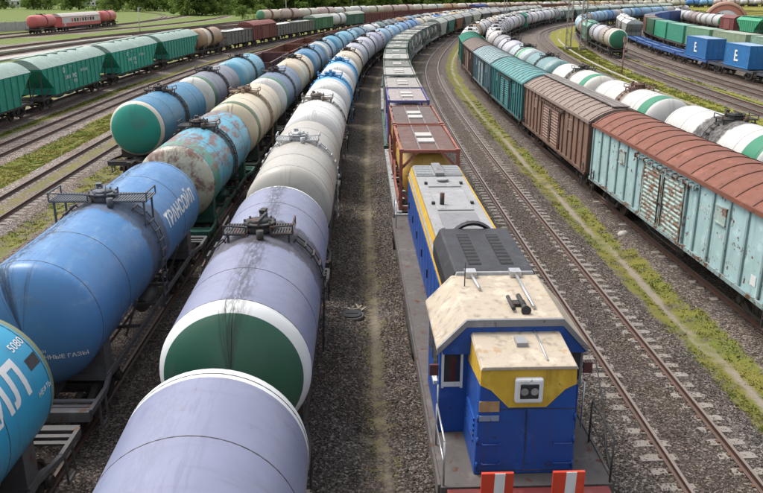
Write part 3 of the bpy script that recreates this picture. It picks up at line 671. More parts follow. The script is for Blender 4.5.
# ------------------------------------------------------------------ covered grain hopper
def hopper(track, u, lod, label, group, col, roofcol, rust=.1, L=12.0, tall=0., marks=False):
    c, h = T[track].head(u, L-3.5); root = thing('hopper_wagon', label, 'hopper wagon', (c[0], c[1], 0), h, group)
    m = paint(col, rust, .5); mr = paint(roofcol, rust*.6, .6); hl, hw, ze, zr = L/2, 1.58, 3.55+tall, 4.35+tall
    def body():
        b = MB(); prof = [(-hl, ze), (-hl, ze-.12), (-hl+2.3, 1.75), (-hl+2.4, 1.15), (hl-2.4, 1.15), (hl-2.3, 1.75), (hl, ze-.12), (hl, ze)]
        k = len(b.v); n = len(prof)
        for s in (-1, 1): b.v += [(x, s*hw, z) for x, z in prof]
        for i in range(n): j = (i+1) % n; b.face((k+i, k+j, k+n+j, k+n+i))
        b.face(tuple(k+i for i in range(n))); b.face(tuple(k+n+i for i in range(n))[::-1])
        for x in (-2.6, 0, 2.6): b.hexa([(x-.45,-.7,.55),(x+.45,-.7,.55),(x+.45,.7,.55),(x-.45,.7,.55),(x-1.1,-1.3,1.15),(x+1.1,-1.3,1.15),(x+1.1,1.3,1.15),(x-1.1,1.3,1.15)])
        return b.mesh('body', M_WHITE)
    bo = link('body', cached(('hpb', L, tall), body), root, mat=m)
    def roof():
        b = MB(); A = arch(hw+.04, ze, zr, 12); xs = (-hl-.06, hl+.06); b.grid([[(x, y, z) for y, z in A] for x in xs])
        for x in xs: k = len(b.v); b.v += [(x, y, z) for y, z in A]; b.face(tuple(range(k, k+len(A))))
        for x in (-3.6, -1.2, 1.2, 3.6): b.cyl((x, 0, zr-.05), (x, 0, zr+.12), .34, 12)
        b.box(-hl+.3, hl-.3, .5, .95, zr-.02, zr+.05)
        return b.mesh('roof', M_WHITE)
    link('roof', cached(('hpr', L, tall), roof), root, mat=mr)
    nr = 12 if L < 13 else 15
    if lod <= 1:
        for s in (-1, 1):
            for i in range(nr):
                x = -hl+.12+(L-.24)*i/(nr-1); t = max(0, abs(x)-(hl-2.3))/2.3; zl = 1.15 if abs(x) < hl-2.35 else 1.75 + (ze-.12-1.75)*min(1, t) - .03
                link('rib', cached(('hprib', round(zl, 2), tall), lambda: MB().box(-.05, .05, 0, .07, zl+.03, ze-.04).mesh('rib', M_WHITE)), bo, (x, s*hw, 0), (0, 0, 0 if s > 0 else math.pi), m)
    else:
        def ribs():
            b = MB()
            for s in (-1, 1):
                for i in range(nr):
                    x = -hl+.12+(L-.24)*i/(nr-1); t = max(0, abs(x)-(hl-2.3))/2.3; zl = 1.15 if abs(x) < hl-2.35 else 1.75 + (ze-.12-1.75)*min(1, t) - .03
                    b.box(x-.05, x+.05, *sorted((s*hw, s*(hw+.07))), zl+.03, ze-.04)
            return b.mesh('ribs', M_WHITE)
        link('ribs', cached(('hpribs', L, tall), ribs), bo, mat=m)['kind'] = 'stuff'
    def ends():
        b = MB()
        for q in (-1, 1):
            b.box(q*(hl-.02)-.1, q*(hl-.02)+.1, -1.5, 1.5, .9, 1.15)
            for s in (-1, 1): b.bar((q*(hl-.1), s*1.4, 1.1), (q*(hl-.1), s*1.4, ze-.4), .09).bar((q*(hl-.15), s*1.4, 1.15), (q*(hl-1.8), s*1.4, 1.6), .08).bar((q*(hl-.1), s*.5, 1.1), (q*(hl-1.1), s*.5, 2.3), .08)
            for k in range(8): b.bar((q*(hl-.05), .5, 1.3+k*.3), (q*(hl-.05), .95, 1.3+k*.3), .035)
            for y in (.5, .95): b.bar((q*(hl-.05), y, 1.1), (q*(hl-.05), y, ze-.2), .04)
            b.box(q*(hl-.9)-.8, q*(hl-.9)+.8, -1.45, 1.45, 1.0, 1.06)
        b.box(-hl-.3, hl+.3, -.25, .25, .78, 1.05)
        for s in (-1, 1): b.box(-hl, hl, *sorted((s*1.35, s*1.5)), .98, 1.14)
        return b.mesh('underframe', M_DARK)
    link('underframe', cached(('hpu', L, tall), ends), root)
    if marks:
        for s in (1, -1):
            mk = lambda txt, size, x, z: link('lettering', text_mesh(txt, size, M_LETTER, on_side(x*s, z, s*(hw+.078), s), size*.03, 0), bo)
            mk('О', .62, 3.75, 2.85); mk('5 8 0 3', .42, 3.3, 2.25); mk('РУС', .5, .95+.6, 2.2); mk('97 31', .4, 1.35, 1.75); mk('9 5 7 4 2 0 6', .36, -.6, 2.55); mk('1 9 4 2', .2, 2.1, 3.2); mk('2 2', .2, 2.9, 1.4)
    running_gear(root, (-(hl-1.9), hl-1.9), hl+.35, lod); return root

# ------------------------------------------------------------------ open gondola
def gondola(track, u, lod, label, group, col, load=None, L=12.7, rust=.35, zt=3.2):
    c, h = T[track].head(u, L-3.9); root = thing('gondola_wagon', label, 'gondola wagon', (c[0], c[1], 0), h, group)
    m = paint(col, rust, .65); hl, hw = L/2, 1.53
    def body():
        b = MB(); z0 = 1.12; t = .07
        b.box(-hl, hl, -hw, -hw+t, z0, zt).box(-hl, hl, hw-t, hw, z0, zt).box(-hl, -hl+t, -hw+t, hw-t, z0, zt).box(hl-t, hl, -hw+t, hw-t, z0, zt).box(-hl+t, hl-t, -hw+t, hw-t, z0, z0+.06)
        for s in (-1, 1): b.box(-hl-.05, hl+.05, *sorted((s*(hw-.09), s*(hw+.08))), zt, zt+.12)
        for q in (-1, 1): b.box(*sorted((q*(hl-.09), q*(hl+.06))), -hw, hw, zt+.003, zt+.115)
        return b.mesh('body', M_WHITE)
    bo = link('body', cached(('gnb', L, zt), body), root, mat=m)
    rib = cached(('gnrib', zt), lambda: MB().hexa([(-.09,0,1.12),(.09,0,1.12),(.09,.11,1.2),(-.09,.11,1.2),(-.09,0,zt),(.09,0,zt),(.09,.08,zt),(-.09,.08,zt)]).mesh('rib', M_WHITE))
    if lod <= 1:
        for s in (-1, 1):
            for i in range(8): link('rib', rib, bo, (-hl+.1+(L-.2)*i/7, s*hw, 0), (0, 0, 0 if s > 0 else math.pi), m)
    else:
        def ribs():
            b = MB()
            for s in (-1, 1):
                for i in range(8): x = -hl+.1+(L-.2)*i/7; b.box(x-.09, x+.09, *sorted((s*hw, s*(hw+.1))), 1.12, zt)
            return b.mesh('ribs', M_WHITE)
        link('ribs', cached(('gnribs', L, zt), ribs), bo, mat=m)['kind'] = 'stuff'
    def uf():
        b = MB(); b.box(-hl-.3, hl+.3, -.25, .25, .78, 1.08)
        for x in (-hl+.1, -2, 2, hl-.1): b.box(x-.1, x+.1, -1.4, 1.4, .9, 1.1)
        return b.mesh('underframe', M_DARK)
    link('underframe', cached(('gnu', L), uf), root)
    running_gear(root, (-(hl-2.0), hl-2.0), hl+.35, lod)
    if load:
        lname, llab, lcol = load
        b = MB(); rows = []
        for i in range(15):
            x = -hl+.15+(L-.3)*i/14; rows.append([(x, -hw+.1+(2*hw-.2)*j/8, zt-.25 + .42*math.sin(math.pi*j/8)*(.6+.5*math.sin(i*1.7+u)**2)*min(1, i/1.5+.2, (14-i)/1.5+.2) + random.uniform(-.04, .04)) for j in range(9)])
        b.grid(rows); o = link(lname, b.mesh(lname, plain('bulk_'+lname, lcol, .95, 0, .2, 3)), None, (c[0], c[1], 0), (0, 0, h)); o['kind'] = 'stuff'; o['label'] = llab; o['category'] = 'load'
    return root

# ------------------------------------------------------------------ flat wagon, containers
def flatcar(track, u, lod, label, group, col, L=13.4):
    c, h = T[track].head(u, L-3.7); root = thing('flat_wagon', label, 'flat wagon', (c[0], c[1], 0), h, group); hl = L/2; m = paint(col, .25, .6)
    def deck():
        b = MB(); b.box(-hl, hl, -.35, .35, .80, 1.22)
        for s in (-1, 1): b.box(-hl, hl, *sorted((s*1.22, s*1.42)), 1.0, 1.24)
        n = 11
        for i in range(n): x = -hl+.15+(L-.3)*i/(n-1); b.box(x-.12, x+.12, -1.22, -.35, 1.06, 1.2).box(x-.12, x+.12, .35, 1.22, 1.06, 1.2)
        for q in (-1, 1): b.box(q*hl-.09, q*hl+.09, -1.44, 1.44, .96, 1.26)
        for s in (-1, 1):
            for x in (-hl+.3, -.4, .4, hl-.3): b.box(x-.1, x+.1, *sorted((s*1.1, s*1.3)), 1.24, 1.30)
        return b.mesh('deck', M_WHITE)
    link('deck', cached(('fld', L), deck), root, mat=m)
    running_gear(root, (-(hl-1.9), hl-1.9), hl+.3, lod); return root
def tank_container(track, u, lod, label, group, framecol, topcol, tankcol, plate=(.46, .44, .41)):
    c, h = T[track].head(u, 4); root = thing('tank_container', label, 'container', (c[0], c[1], 1.31), h, group); hl, hw, H = 3.03, 1.219, 2.5
    fm = paint(framecol, .2, .5)
    def fr():
        b = MB(); t = .13
        for q in (-1, 1):
            for s in (-1, 1):
                b.box(*sorted((q*hl, q*(hl-t))), *sorted((s*hw, s*(hw-t))), 0, H)
                b.bar((q*(hl-.06), s*(hw-.1), H-.75), (q*(hl-.06), s*(hw-.75), H-.08), .10).bar((q*(hl-.06), s*(hw-.1), .7), (q*(hl-.06), s*(hw-.7), .08), .10)
                b.bar((q*(hl-.1), s*(hw-.06), .85), (q*(hl-1.15), s*(hw-.06), .1), .09)
                b.box(*sorted((q*(hl+.01), q*(hl-.19))), *sorted((s*(hw+.012), s*(hw-.17))), H-.1, H+.025)
            b.box(*sorted((q*(hl-.005), q*(hl-t+.01))), -hw+t, hw-t, H-.13, H-.005).box(*sorted((q*(hl-.005), q*(hl-t+.01))), -hw+t, hw-t, .005, .14)
        for s in (-1, 1): b.box(-hl+t, hl-t, *sorted((s*(hw-.005), s*(hw-.1))), .005, .13).box(-hl+t, hl-t, *sorted((s*(hw-.005), s*(hw-.09))), H-.10, H-.006)
        return b.mesh('frame', M_WHITE)
    link('frame', cached('tcf', fr), root, mat=fm)
    link('tank_shell', cached('tct', lambda: MB().lathe([(-2.85,0),(-2.82,.5),(-2.7,.85),(-2.5,1.06),(-2.3,1.1),(2.3,1.1),(2.5,1.06),(2.7,.85),(2.82,.5),(2.85,0)], 24).mesh('tank_shell', M_WHITE)), root, (0, 0, 1.22), mat=paint(tankcol, .15, .5))
    pm = cached('tcp', lambda: MB().box(-2.88, 2.88, -.33, .33, 0, .04).mesh('top_panel', M_WHITE))
    for y in (-.74, 0, .74): link('top_panel', pm, root, (0, y, H-.075), mat=paint(topcol, .12, .7))
    rl = cached('tcr', lambda: MB().box(-2.88, 2.88, -.03, .03, 0, .06).mesh('top_rail', M_WHITE))
    for y in (-.37, .37): link('top_rail', rl, root, (0, y, H-.07), mat=paint(tuple(.6*a+.12 for a in topcol), .1, .6))
    pl = cached('tcpl', lambda: MB().box(-.42, .42, -.35, .35, 0, .07).mesh('hatch_cover', M_WHITE))
    for x in (-1.0, .35): link('hatch_cover', pl, root, (x, 0, H-.03), mat=paint(plate, .0, .6, dirt=.2))
    return root
def box_container(track, u, lod, label, group, col, roofcol=None, logo=False, L=6.06, H=2.59, z=1.31):
    c, h = T[track].head(u, 4); root = thing('shipping_container', label, 'container', (c[0], c[1], z), h, group); hl, hw = L/2, 1.219; m = paint(col, .08, .45)
    def sh():
        b = MB(); n = int(L/.28)
        for s in (-1, 1):
            pts = []
            for i in range(n):
                x = -hl+.15+(L-.3)*i/n; d = (L-.3)/n; pts += [(x, 0), (x+d*.3, 0), (x+d*.5, -.035), (x+d*.8, -.035)]
            pts.append((hl-.15, 0)); rows = [[(x, s*(hw-.02+y), zz) for x, y in pts] for zz in (.15, H-.1)]; b.grid(rows, 0, False)
        for q in (-1, 1):
            b.box(*sorted((q*(hl-.03), q*(hl-.08))), -hw+.1, hw-.1, .1, H-.1)
            for y in (-.9, -.35, .35, .9): b.box(*sorted((q*(hl-.03), q*(hl+.0))), y-.025, y+.025, .1, H-.1)
        return b.mesh('side_wall', M_WHITE)
    link('side_wall', cached(('bcs', L, H), sh), root, mat=m)
    def fr():
        b = MB()
        for q in (-1, 1):
            for s in (-1, 1): b.box(*sorted((q*hl, q*(hl-.16))), *sorted((s*hw, s*(hw-.13))), 0, H)
            b.box(*sorted((q*(hl-.004), q*(hl-.12))), -hw+.13, hw-.13, H-.13, H-.004).box(*sorted((q*(hl-.004), q*(hl-.12))), -hw+.13, hw-.13, .004, .15)
        for s in (-1, 1): b.box(-hl+.16, hl-.16, *sorted((s*(hw-.004), s*(hw-.09))), .004, .16).box(-hl+.16, hl-.16, *sorted((s*(hw-.004), s*(hw-.08))), H-.10, H-.004)
        return b.mesh('frame', M_WHITE)
    link('frame', cached(('bcf', L, H), fr), root, mat=m)
    link('roof', cached(('bcr', L, H), lambda: MB().box(-hl+.1, hl-.1, -hw+.06, hw-.06, H-.06, H-.02).mesh('roof', M_WHITE)), root, mat=paint(roofcol or col, .08, .55))
    if logo:
        def lg():
            b = MB(); y = hw+.006
            P = lambda x0, x1, z0, z1: b.box(-x1, -x0, y-.012, y+.004, z0, z1)
            P(-.60, -.24, .88, 1.92); P(-.24, .12, 1.72, 1.92); P(-.24, .24, 1.22, 1.42); P(-.60, .60, .66, .88)
            return b.mesh('logo', M_LETTER)
        link('logo', cached(('bclg', L), lg), root)
    return root
# ------------------------------------------------------------------ locomotive
def locomotive(u):
    c, h = T['loco'].head(u, 9.0)
    root = thing('locomotive', 'blue and yellow shunting locomotive with cream cab roof and red striped front panels', 'locomotive', (c[0], c[1], 0), h)
    blue = paint((.010, .066, .30), .08, .42, (.035, .03, .03), .6); yel = paint((.60, .37, .035), .07, .45, (.16, .09, .03), .5); cream = paint((.44, .37, .28), .12, .6, (.36, .25, .15), .7); grey = paint((.20, .20, .21), .12, .6); lgrey = paint((.29, .29, .29), .08, .55)
    blk = paint((.022, .022, .026), .05, .5); red = paint((.66, .055, .02), .03, .45); deckm = paint((.105, .092, .085), .2, .85, dirt=.6); silver = plain('bare_steel_rail', (.5, .5, .5), .35, .7, .15)
    add = lambda name, b, m, p=root, bev=0, **k: _bev(link(name, b.mesh(name, m), p, **k), bev)
    def _bev(o, w):
        if w: md = o.modifiers.new('bevel', 'BEVEL'); md.width = w; md.segments = 2; md.limit_method = 'ANGLE'
        return o
    # deck and frame
    b = MB(); b.box(-8.55, 8.6, -1.55, 1.55, 1.32, 1.50); add('deck', b, deckm, bev=.01)
    b = MB(); b.box(-8.5, 8.5, -.6, .6, .8, 1.32).box(-2.6, 2.6, -1.35, 1.35, .45, 1.25).cyl((-1.9, 1.38, .75), (1.9, 1.38, .75), .2, 10).cyl((-1.9, -1.38, .75), (1.9, -1.38, .75), .2, 10); add('fuel_tank', b, M_DARK)
    for s in (-1, 1):
        b = MB(); b.box(-8.5, 8.55, *sorted((s*1.552, s*1.60)), 1.24, 1.52); add('deck_edge', b, deckm)
    for q in (-1, 1):
        b = MB(); b.box(*sorted((q*8.6, q*8.85)), -1.45, 1.45, .82, 1.5); bb = add('buffer_beam', b, paint((.16, .02, .018), .15, .5) if q < 0 else M_DARK, bev=.02)
        for s in (-1, 1):
            b = MB(); x0 = q*8.9; y0 = s*.62
            for i in range(3):
                pass
            if q > 0: continue
            pan = MB().box(*sorted((q*8.86, q*8.92)), y0-.28, y0+.28, .45, 2.02); p_ = add('warning_panel', pan, red, bev=.01)
            add('white_stripe', MB().hexa([(q*8.915, y0-.09, .451), (q*8.928, y0-.09, .451), (q*8.928, y0+.09, .451), (q*8.915, y0+.09, .451), (q*8.915, y0-.13, 2.019), (q*8.928, y0-.13, 2.019), (q*8.928, y0+.05, 2.019), (q*8.915, y0+.05, 2.019)]), M_WHITE, p_)
        link('coupler', cached('cp', coupler_mesh), root, (q*8.8, 0, 0), (0, 0, 0 if q > 0 else math.pi))
        for s in (-1, 1):                                      # hand rails at the ends
            b = MB(); b.tube([(q*8.5, s*1.5, 1.5), (q*8.5, s*1.5, 2.40), (q*7.2, s*1.5, 2.40), (q*7.2, s*1.5, 1.5)], .02).tube([(q*8.5, s*1.5, 1.95), (q*7.2, s*1.5, 1.95)], .015); add('end_handrail', b, silver if s > 0 else M_DARK)
    # steps at the front corners
    for q in (-1, 1):
        for s in (-1, 1):
            b = MB()
            for k in range(3): b.box(*sorted((q*8.0, q*8.5)), *sorted((s*1.3, s*1.58)), .45+k*.3, .49+k*.3)
            b.box(*sorted((q*8.5, q*8.53)), *sorted((s*1.3, s*1.58)), .4, 1.3).box(*sorted((q*7.97, q*8.0)), *sorted((s*1.3, s*1.58)), .4, 1.3); add('step', b, deckm)
    # short hood
    hw = .92
    b = MB(); b.hexa([(-8.2,-hw,1.5),(-6.75,-hw,1.5),(-6.75,hw,1.5),(-8.2,hw,1.5),(-8.12,-hw+.08,3.62),(-6.75,-hw+.08,3.72),(-6.75,hw-.08,3.72),(-8.12,hw-.08,3.62)]); hood = add('short_hood', b, blue, bev=.03)
    b = MB(); b.hexa([(-8.18,-hw+.05,3.60),(-6.72,-hw+.05,3.70),(-6.72,hw-.05,3.70),(-8.18,hw-.05,3.60),(-8.18,-hw+.09,3.67),(-6.72,-hw+.09,3.77),(-6.72,hw-.09,3.77),(-8.18,hw-.09,3.67)]); add('hood_roof', b, cream, hood, bev=.015)
    def fx(z): return -8.2 + .08*(z-1.5)/2.12 - .004
    def hy(z): return hw - .08*(z-1.5)/2.12
    b = MB(); poly = [(-hy(3.6), 3.60), (hy(3.6), 3.60), (hy(3.3)+.004, 3.30), (.66, 3.20), (.34, 2.86), (-.34, 2.86), (-.66, 3.20), (-hy(3.3)-.004, 3.30)]
    k = len(b.v); b.v += [(fx(z)-.012, y, z) for y, z in poly] + [(fx(z)+.01, y, z) for y, z in poly]; n = len(poly)
    b.face(tuple(range(n))); 
    for i in range(n): j = (i+1) % n; b.face((k+i, k+j, k+n+j, k+n+i))
    add('yellow_chevron', b, yel, hood)
    for s in (-1, 1):
        b = MB(); b.hexa([(-8.14, s*(hy(3.3)-.01), 3.3), (-6.76, s*(hy(3.1)-.01), 3.1), (-6.76, s*(hy(3.1)+.004), 3.1), (-8.14, s*(hy(3.3)+.004), 3.3), (-8.12, s*(hy(3.6)-.01), 3.6), (-6.76, s*(hy(3.69)-.01), 3.69), (-6.76, s*(hy(3.69)+.004), 3.69), (-8.12, s*(hy(3.6)+.004), 3.6)]); add('yellow_side_strip', b, yel, hood)
    b = MB(); b.box(fx(2.8)-.10, fx(2.8)+.03, -.25, .25, 2.98, 3.46); hl_ = add('headlight', b, M_WHITE, hood, bev=.04)
    add('headlight_glass', MB().box(fx(2.8)-.106, fx(2.8)-.02, -.18, .18, 3.06, 3.38), M_GLASS, hl_, bev=.03)
    for y in (-.09, .09): add('headlight_bulb', MB().cyl((fx(2.8)-.112, y, 3.22), (fx(2.8)-.05, y, 3.22), .07, 12), plain('lens_glass', (.25, .25, .24), .15), hl_)
    add('builder_plate', MB().box(fx(2.9)-.016, fx(2.9)+.01, .50, .86, 2.78, 2.98), paint((.36, .22, .10), .1, .5), hood)
    add('number_plate', MB().box(fx(2.55)-.016, fx(2.55)+.01, .5, .86, 2.60, 2.70), paint((.25, .30, .42), .1, .5), hood)
    for z in (1.75, 2.15):
        for y in (-.68, .62): add('grab_handle', MB().tube([(fx(z)+.01, y-.16, z), (fx(z)-.06, y-.16, z), (fx(z)-.06, y+.16, z), (fx(z)+.01, y+.16, z)], .015), blue, hood)
    add('hood_door_seam', MB().box(fx(1.9)-.006, fx(1.9)+.02, -.008, .008, 1.55, 2.80), M_DARK, hood)
    add('roof_vent', MB().box(-7.5, -7.2, -.1, .1, 3.71, 3.80), lgrey, hood)
    add('roof_conduit', MB().tube([(-8.0, -.35, 3.70), (-6.8, -.35, 3.785)], .02), silver, hood)
    for y in (-.5, .5):
        for z in (1.7, 2.2, 2.65): add('door_hinge', MB().cyl((fx(z)-.012, y*1.75, z-.07), (fx(z)-.012, y*1.75, z+.07), .02, 8), blue, hood)
    for z in (2.82, 1.58): add('panel_seam', MB().box(fx(z)-.006, fx(z)+.02, -.86, .86, z-.006, z+.006), M_DARK, hood)
    for s in (-1, 1):
        for k in range(5): add('side_louvre', MB().box(-7.9, -7.1, *sorted((s*(hy(2.2)-.01), s*(hy(2.2)+.025))), 2.0+k*.11, 2.05+k*.11), blue, hood)
        add('air_hose', MB().tube([(-8.88, s*.42, 1.1), (-9.0, s*.45, .8), (-8.98, s*.5, .45)], .03), M_DARK)
    # cab
    cx0, cx1 = -6.75, -4.65
    b = MB(); b.box(cx0, cx1, -1.36, 1.42, 1.5, 3.42); cab = add('cab', b, blue, bev=.02)
    prof = [(1.50, 3.36), (1.50, 3.44), (.95, 4.02), (-.90, 4.02), (-1.42, 3.44), (-1.42, 3.36)]
    b = MB(); b.prism(prof, cx0-.16, cx1+.12); rf = add('cab_roof', b, cream, cab, bev=.03)
    b = MB()
    for (ya, za), (yb, zb) in (((1.49, 3.36), (.94, 3.93)), ((.94, 3.93), (-.89, 3.93)), ((-.89, 3.93), (-1.40, 3.36))): b.hexa([(cx0-.21, ya, za-.05), (cx0-.14, ya, za-.05), (cx0-.14, yb, zb-.05), (cx0-.21, yb, zb-.05), (cx0-.21, ya, za+.09), (cx0-.14, ya, za+.09), (cx0-.14, yb, zb+.09), (cx0-.21, yb, zb+.09)])
    add('roof_visor', b, grey, rf)
    b = MB(); b.prism([(1.38, 3.3), (1.38, 3.42), (.90, 3.9), (-.90, 3.9), (-1.38, 3.42), (-1.38, 3.3)], cx0-.165, cx0-.02); add('cab_front', b, blue, cab)
    for s in (-1, 1):
        add('cab_window', MB().box(cx0-.012, cx0+.02, *sorted((s*1.0, s*1.34)), 2.62, 3.26), M_GLASS, cab, bev=.02)
        wf = MB().box(cx0-.02, cx0, *sorted((s*.96, s*1.38)), 2.53, 2.63).box(cx0-.02, cx0, *sorted((s*.96, s*1.38)), 3.25, 3.30).box(cx0-.018, cx0, *sorted((s*.96, s*1.01)), 2.5, 3.25).box(cx0-.018, cx0, *sorted((s*1.33, s*1.38)), 2.5, 3.25); add('window_frame', wf, M_WHITE if s > 0 else grey, cab)
        for x0, x1 in ((-6.5, -5.8), (-5.6, -4.9)):
            add('cab_window', MB().box(x0, x1, *sorted((s*1.40, s*1.432)), 2.55, 3.2), M_GLASS, cab, bev=.02)
        add('window_armrest', MB().box(-6.5, -5.8, *sorted((s*1.42, s*1.50)), 2.44, 2.52), M_WHITE, cab)
        add('cab_handrail', MB().tube([(cx0-.06, s*1.44, 1.6), (cx0-.06, s*1.44, 2.6)], .02), silver, cab)
        add('mirror', MB().box(-6.72, -6.66, *sorted((s*1.43, s*1.6)), 2.75, 2.98), paint((.10, .03, .03), .1, .4), cab)
    add('horn', MB().cyl((-6.5, -.22, 4.10), (-5.95, -.22, 4.10), .05, 10).cyl((-6.72, -.22, 4.10), (-6.5, -.22, 4.10), .10, 10, r2=.05).box(-6.35, -6.15, -.3, -.02, 4.02, 4.09).cyl((-6.62, .0, 4.10), (-6.0, .0, 4.10), .04, 8), M_DARK, rf)
    for y0, y1 in ((.55, .48), (-.42, -.42)): add('roof_pipe', MB().tube([(-4.6, y0, 4.10), (-5.5 if y0 > 0 else -6.5, y1, 4.08)], .035).box(-4.75, -4.5, y0-.12, y0+.12, 4.03, 4.16), silver, rf)
    add('antenna', MB().cyl((-5.2, .75, 4.0), (-5.2, .75, 4.55), .012, 6), M_DARK, rf)
    # long hood
    hz = 3.30
    b = MB(); b.box(-4.65, 8.15, -.98, .98, 1.5, hz); lh = add('long_hood', b, blue)
    b = MB(); b.prism([(.985, hz-.02), (.985, hz+.04), (.84, 3.62), (-.84, 3.62), (-.985, hz+.04), (-.985, hz-.02)], -4.62, 8.18); hr = add('hood_roof', b, lgrey, lh, bev=.015)
    for s in (-1, 1):
        b = MB(); b.hexa([(-4.6, s*.86, 3.58), (8.1, s*.86, 3.58), (8.1, s*.96, hz-.1), (-4.6, s*.96, hz-.1), (-4.6, s*.885, 3.625), (8.1, s*.885, 3.625), (8.1, s*1.012, hz-.1), (-4.6, s*1.012, hz-.1)]); add('yellow_strip', b, yel, lh)
        for i in range(14):
            x = -4.45+i*.9; add('engine_door', MB().box(x, x+.84, *sorted((s*.975, s*1.005)), 1.62, 3.1), blue, lh, bev=.006)
            if i % 2: add('door_handle', MB().box(x+.06, x+.1, *sorted((s*1.005, s*1.04)), 2.2, 2.45), M_DARK, lh)
        if s < 0: add('side_handrail', MB().tube([(-4.4, s*1.5, 1.5), (-4.4, s*1.5, 2.5), (8.2, s*1.5, 2.5), (8.2, s*1.5, 1.5)], .02).tube([(-.2, s*1.5, 1.5), (-.2, s*1.5, 2.5)], .02).tube([(4, s*1.5, 1.5), (4, s*1.5, 2.5)], .02), silver, lh)
    b = MB(); b.prism([(1.02, 3.35), (1.02, 3.75), (.86, 4.10), (-.86, 4.10), (-1.02, 3.75), (-1.02, 3.35)], -4.5, -1.35); rb = add('radiator_housing', b, blk, lh, bev=.03)
    for y in (-.36, .36):
        add('radiator_slot', MB().box(-4.1, -1.9, y-.14, y+.14, 4.085, 4.108), plain('soot_black', (.006, .006, .007), .9), rb)
        for i in range(9): add('louvre', MB().hexa([(-4.05+i*.24, y-.135, 4.10), (-3.98+i*.24, y-.135, 4.10), (-3.98+i*.24, y+.135, 4.10), (-4.05+i*.24, y+.135, 4.10), (-4.0+i*.24, y-.135, 4.125), (-3.95+i*.24, y-.135, 4.125), (-3.95+i*.24, y+.135, 4.125), (-4.0+i*.24, y+.135, 4.125)]), blk, rb)
    add('radiator_front', MB().hexa([(-4.72,-.98,3.62),(-4.5,-.98,3.62),(-4.5,.98,3.62),(-4.72,.98,3.62),(-4.56,-.84,4.09),(-4.48,-.84,4.09),(-4.48,.84,4.09),(-4.56,.84,4.09)]), lgrey, rb, bev=.02)
    add('fan_ring', MB().lathe([(0, .62), (.10, .66), (.12, .60), (.02, .55)], 28), blk, rb, loc=(-1.36, 0, 3.62), rot=(0, 0, 0))
    add('exhaust_stack', MB().cyl((2.6, .35, 3.6), (2.6, .35, 4.02), .07, 10), M_DARK, hr)
    for x, l in ((-.9, 2.6), (2.0, 2.4), (4.9, 1.3)):
        add('roof_hatch', MB().box(x, x+l, -.55, .55, 3.615, 3.66), grey if x < 2 else lgrey, hr, bev=.012)
        for y in (-.6, .6): add('hatch_hinge', MB().box(x+l*.3, x+l*.3+.12, y-.05, y+.05, 3.62, 3.70), M_DARK, hr)
    add('roof_cap', MB().cyl((5.6, 0, 3.70), (5.6, 0, 3.76), .2, 16), lgrey, hr)
    gl = add('rear_grille', MB().box(6.5, 8.1, -.83, .83, 3.615, 3.66), lgrey, hr)
    for i in range(8):
        for y in (-.52, .52): add('grille_slat', MB().box(6.6+i*.18, 6.68+i*.18, y-.29, y+.29, 3.66, 3.70), M_GALV, gl)
    add('grille_ridge', MB().box(6.45, 8.14, -.16, .16, 3.66, 3.76), grey, gl, bev=.02)
    for q in (-1, 1):
        bo = link('bogie', cached('lbog', lambda: bogie_frame_mesh(3.2)), root, (q*5.2, 0, 0))
        for k in (-1.6, 0, 1.6): link('wheelset', cached('ws', wheelset_mesh), bo, (k, 0, .475))
    return root
# ------------------------------------------------------------------ making up the trains
ORD = 'first second third fourth fifth sixth seventh eighth ninth tenth eleventh twelfth thirteenth fourteenth fifteenth sixteenth seventeenth eighteenth nineteenth twentieth'.split()
TENS = {20: 'twenty', 30: 'thirty', 40: 'forty', 50: 'fifty'}
def ordw(n):
    if n <= 20: return ORD[n-1]
    t, k = n//10*10, n % 10
    return TENS[t].replace('y', 'ieth') if k == 0 else TENS[t] + '-' + ORD[k-1]
def lodY(Y): return 0 if Y < 36 else 1 if Y < 112 else 2
def jit(c, a=.06):
    k = 1 + random.uniform(-a, a); return tuple(max(.01, min(.9, v*k + random.uniform(-.01, .01))) for v in c)
def tk(desc, **k): k['desc'] = desc; return k
def short(l):
    w_ = l.split()
    return l if len(w_) <= 16 else l.replace(' in the third row left of the locomotive', ' in the third row').replace(' in second row left of the locomotive', ' in the second row').replace(' in the row left of the locomotive', ' in the row beside the locomotive')
def run_tanks(track, u, specs, phrase, group, start=1, pitch=12.02, stopY=430):
    i = start
    for s in specs:
        s = dict(s); desc = s.pop('desc'); L = s.get('L', 10.4); u += (L+1.62)/2
        Y = T[track].at(u)[1]
        if Y > stopY or u > T[track].s[-1]-8: break
        r_, b_ = tank_car(track, u, lodY(Y), short(f'{desc}, {ordw(i)} {phrase}'), group, **s); yield r_, b_, i
        u += (L+1.62)/2; i += 1
    RUN['u'] = u; RUN['i'] = i
RUN = {}
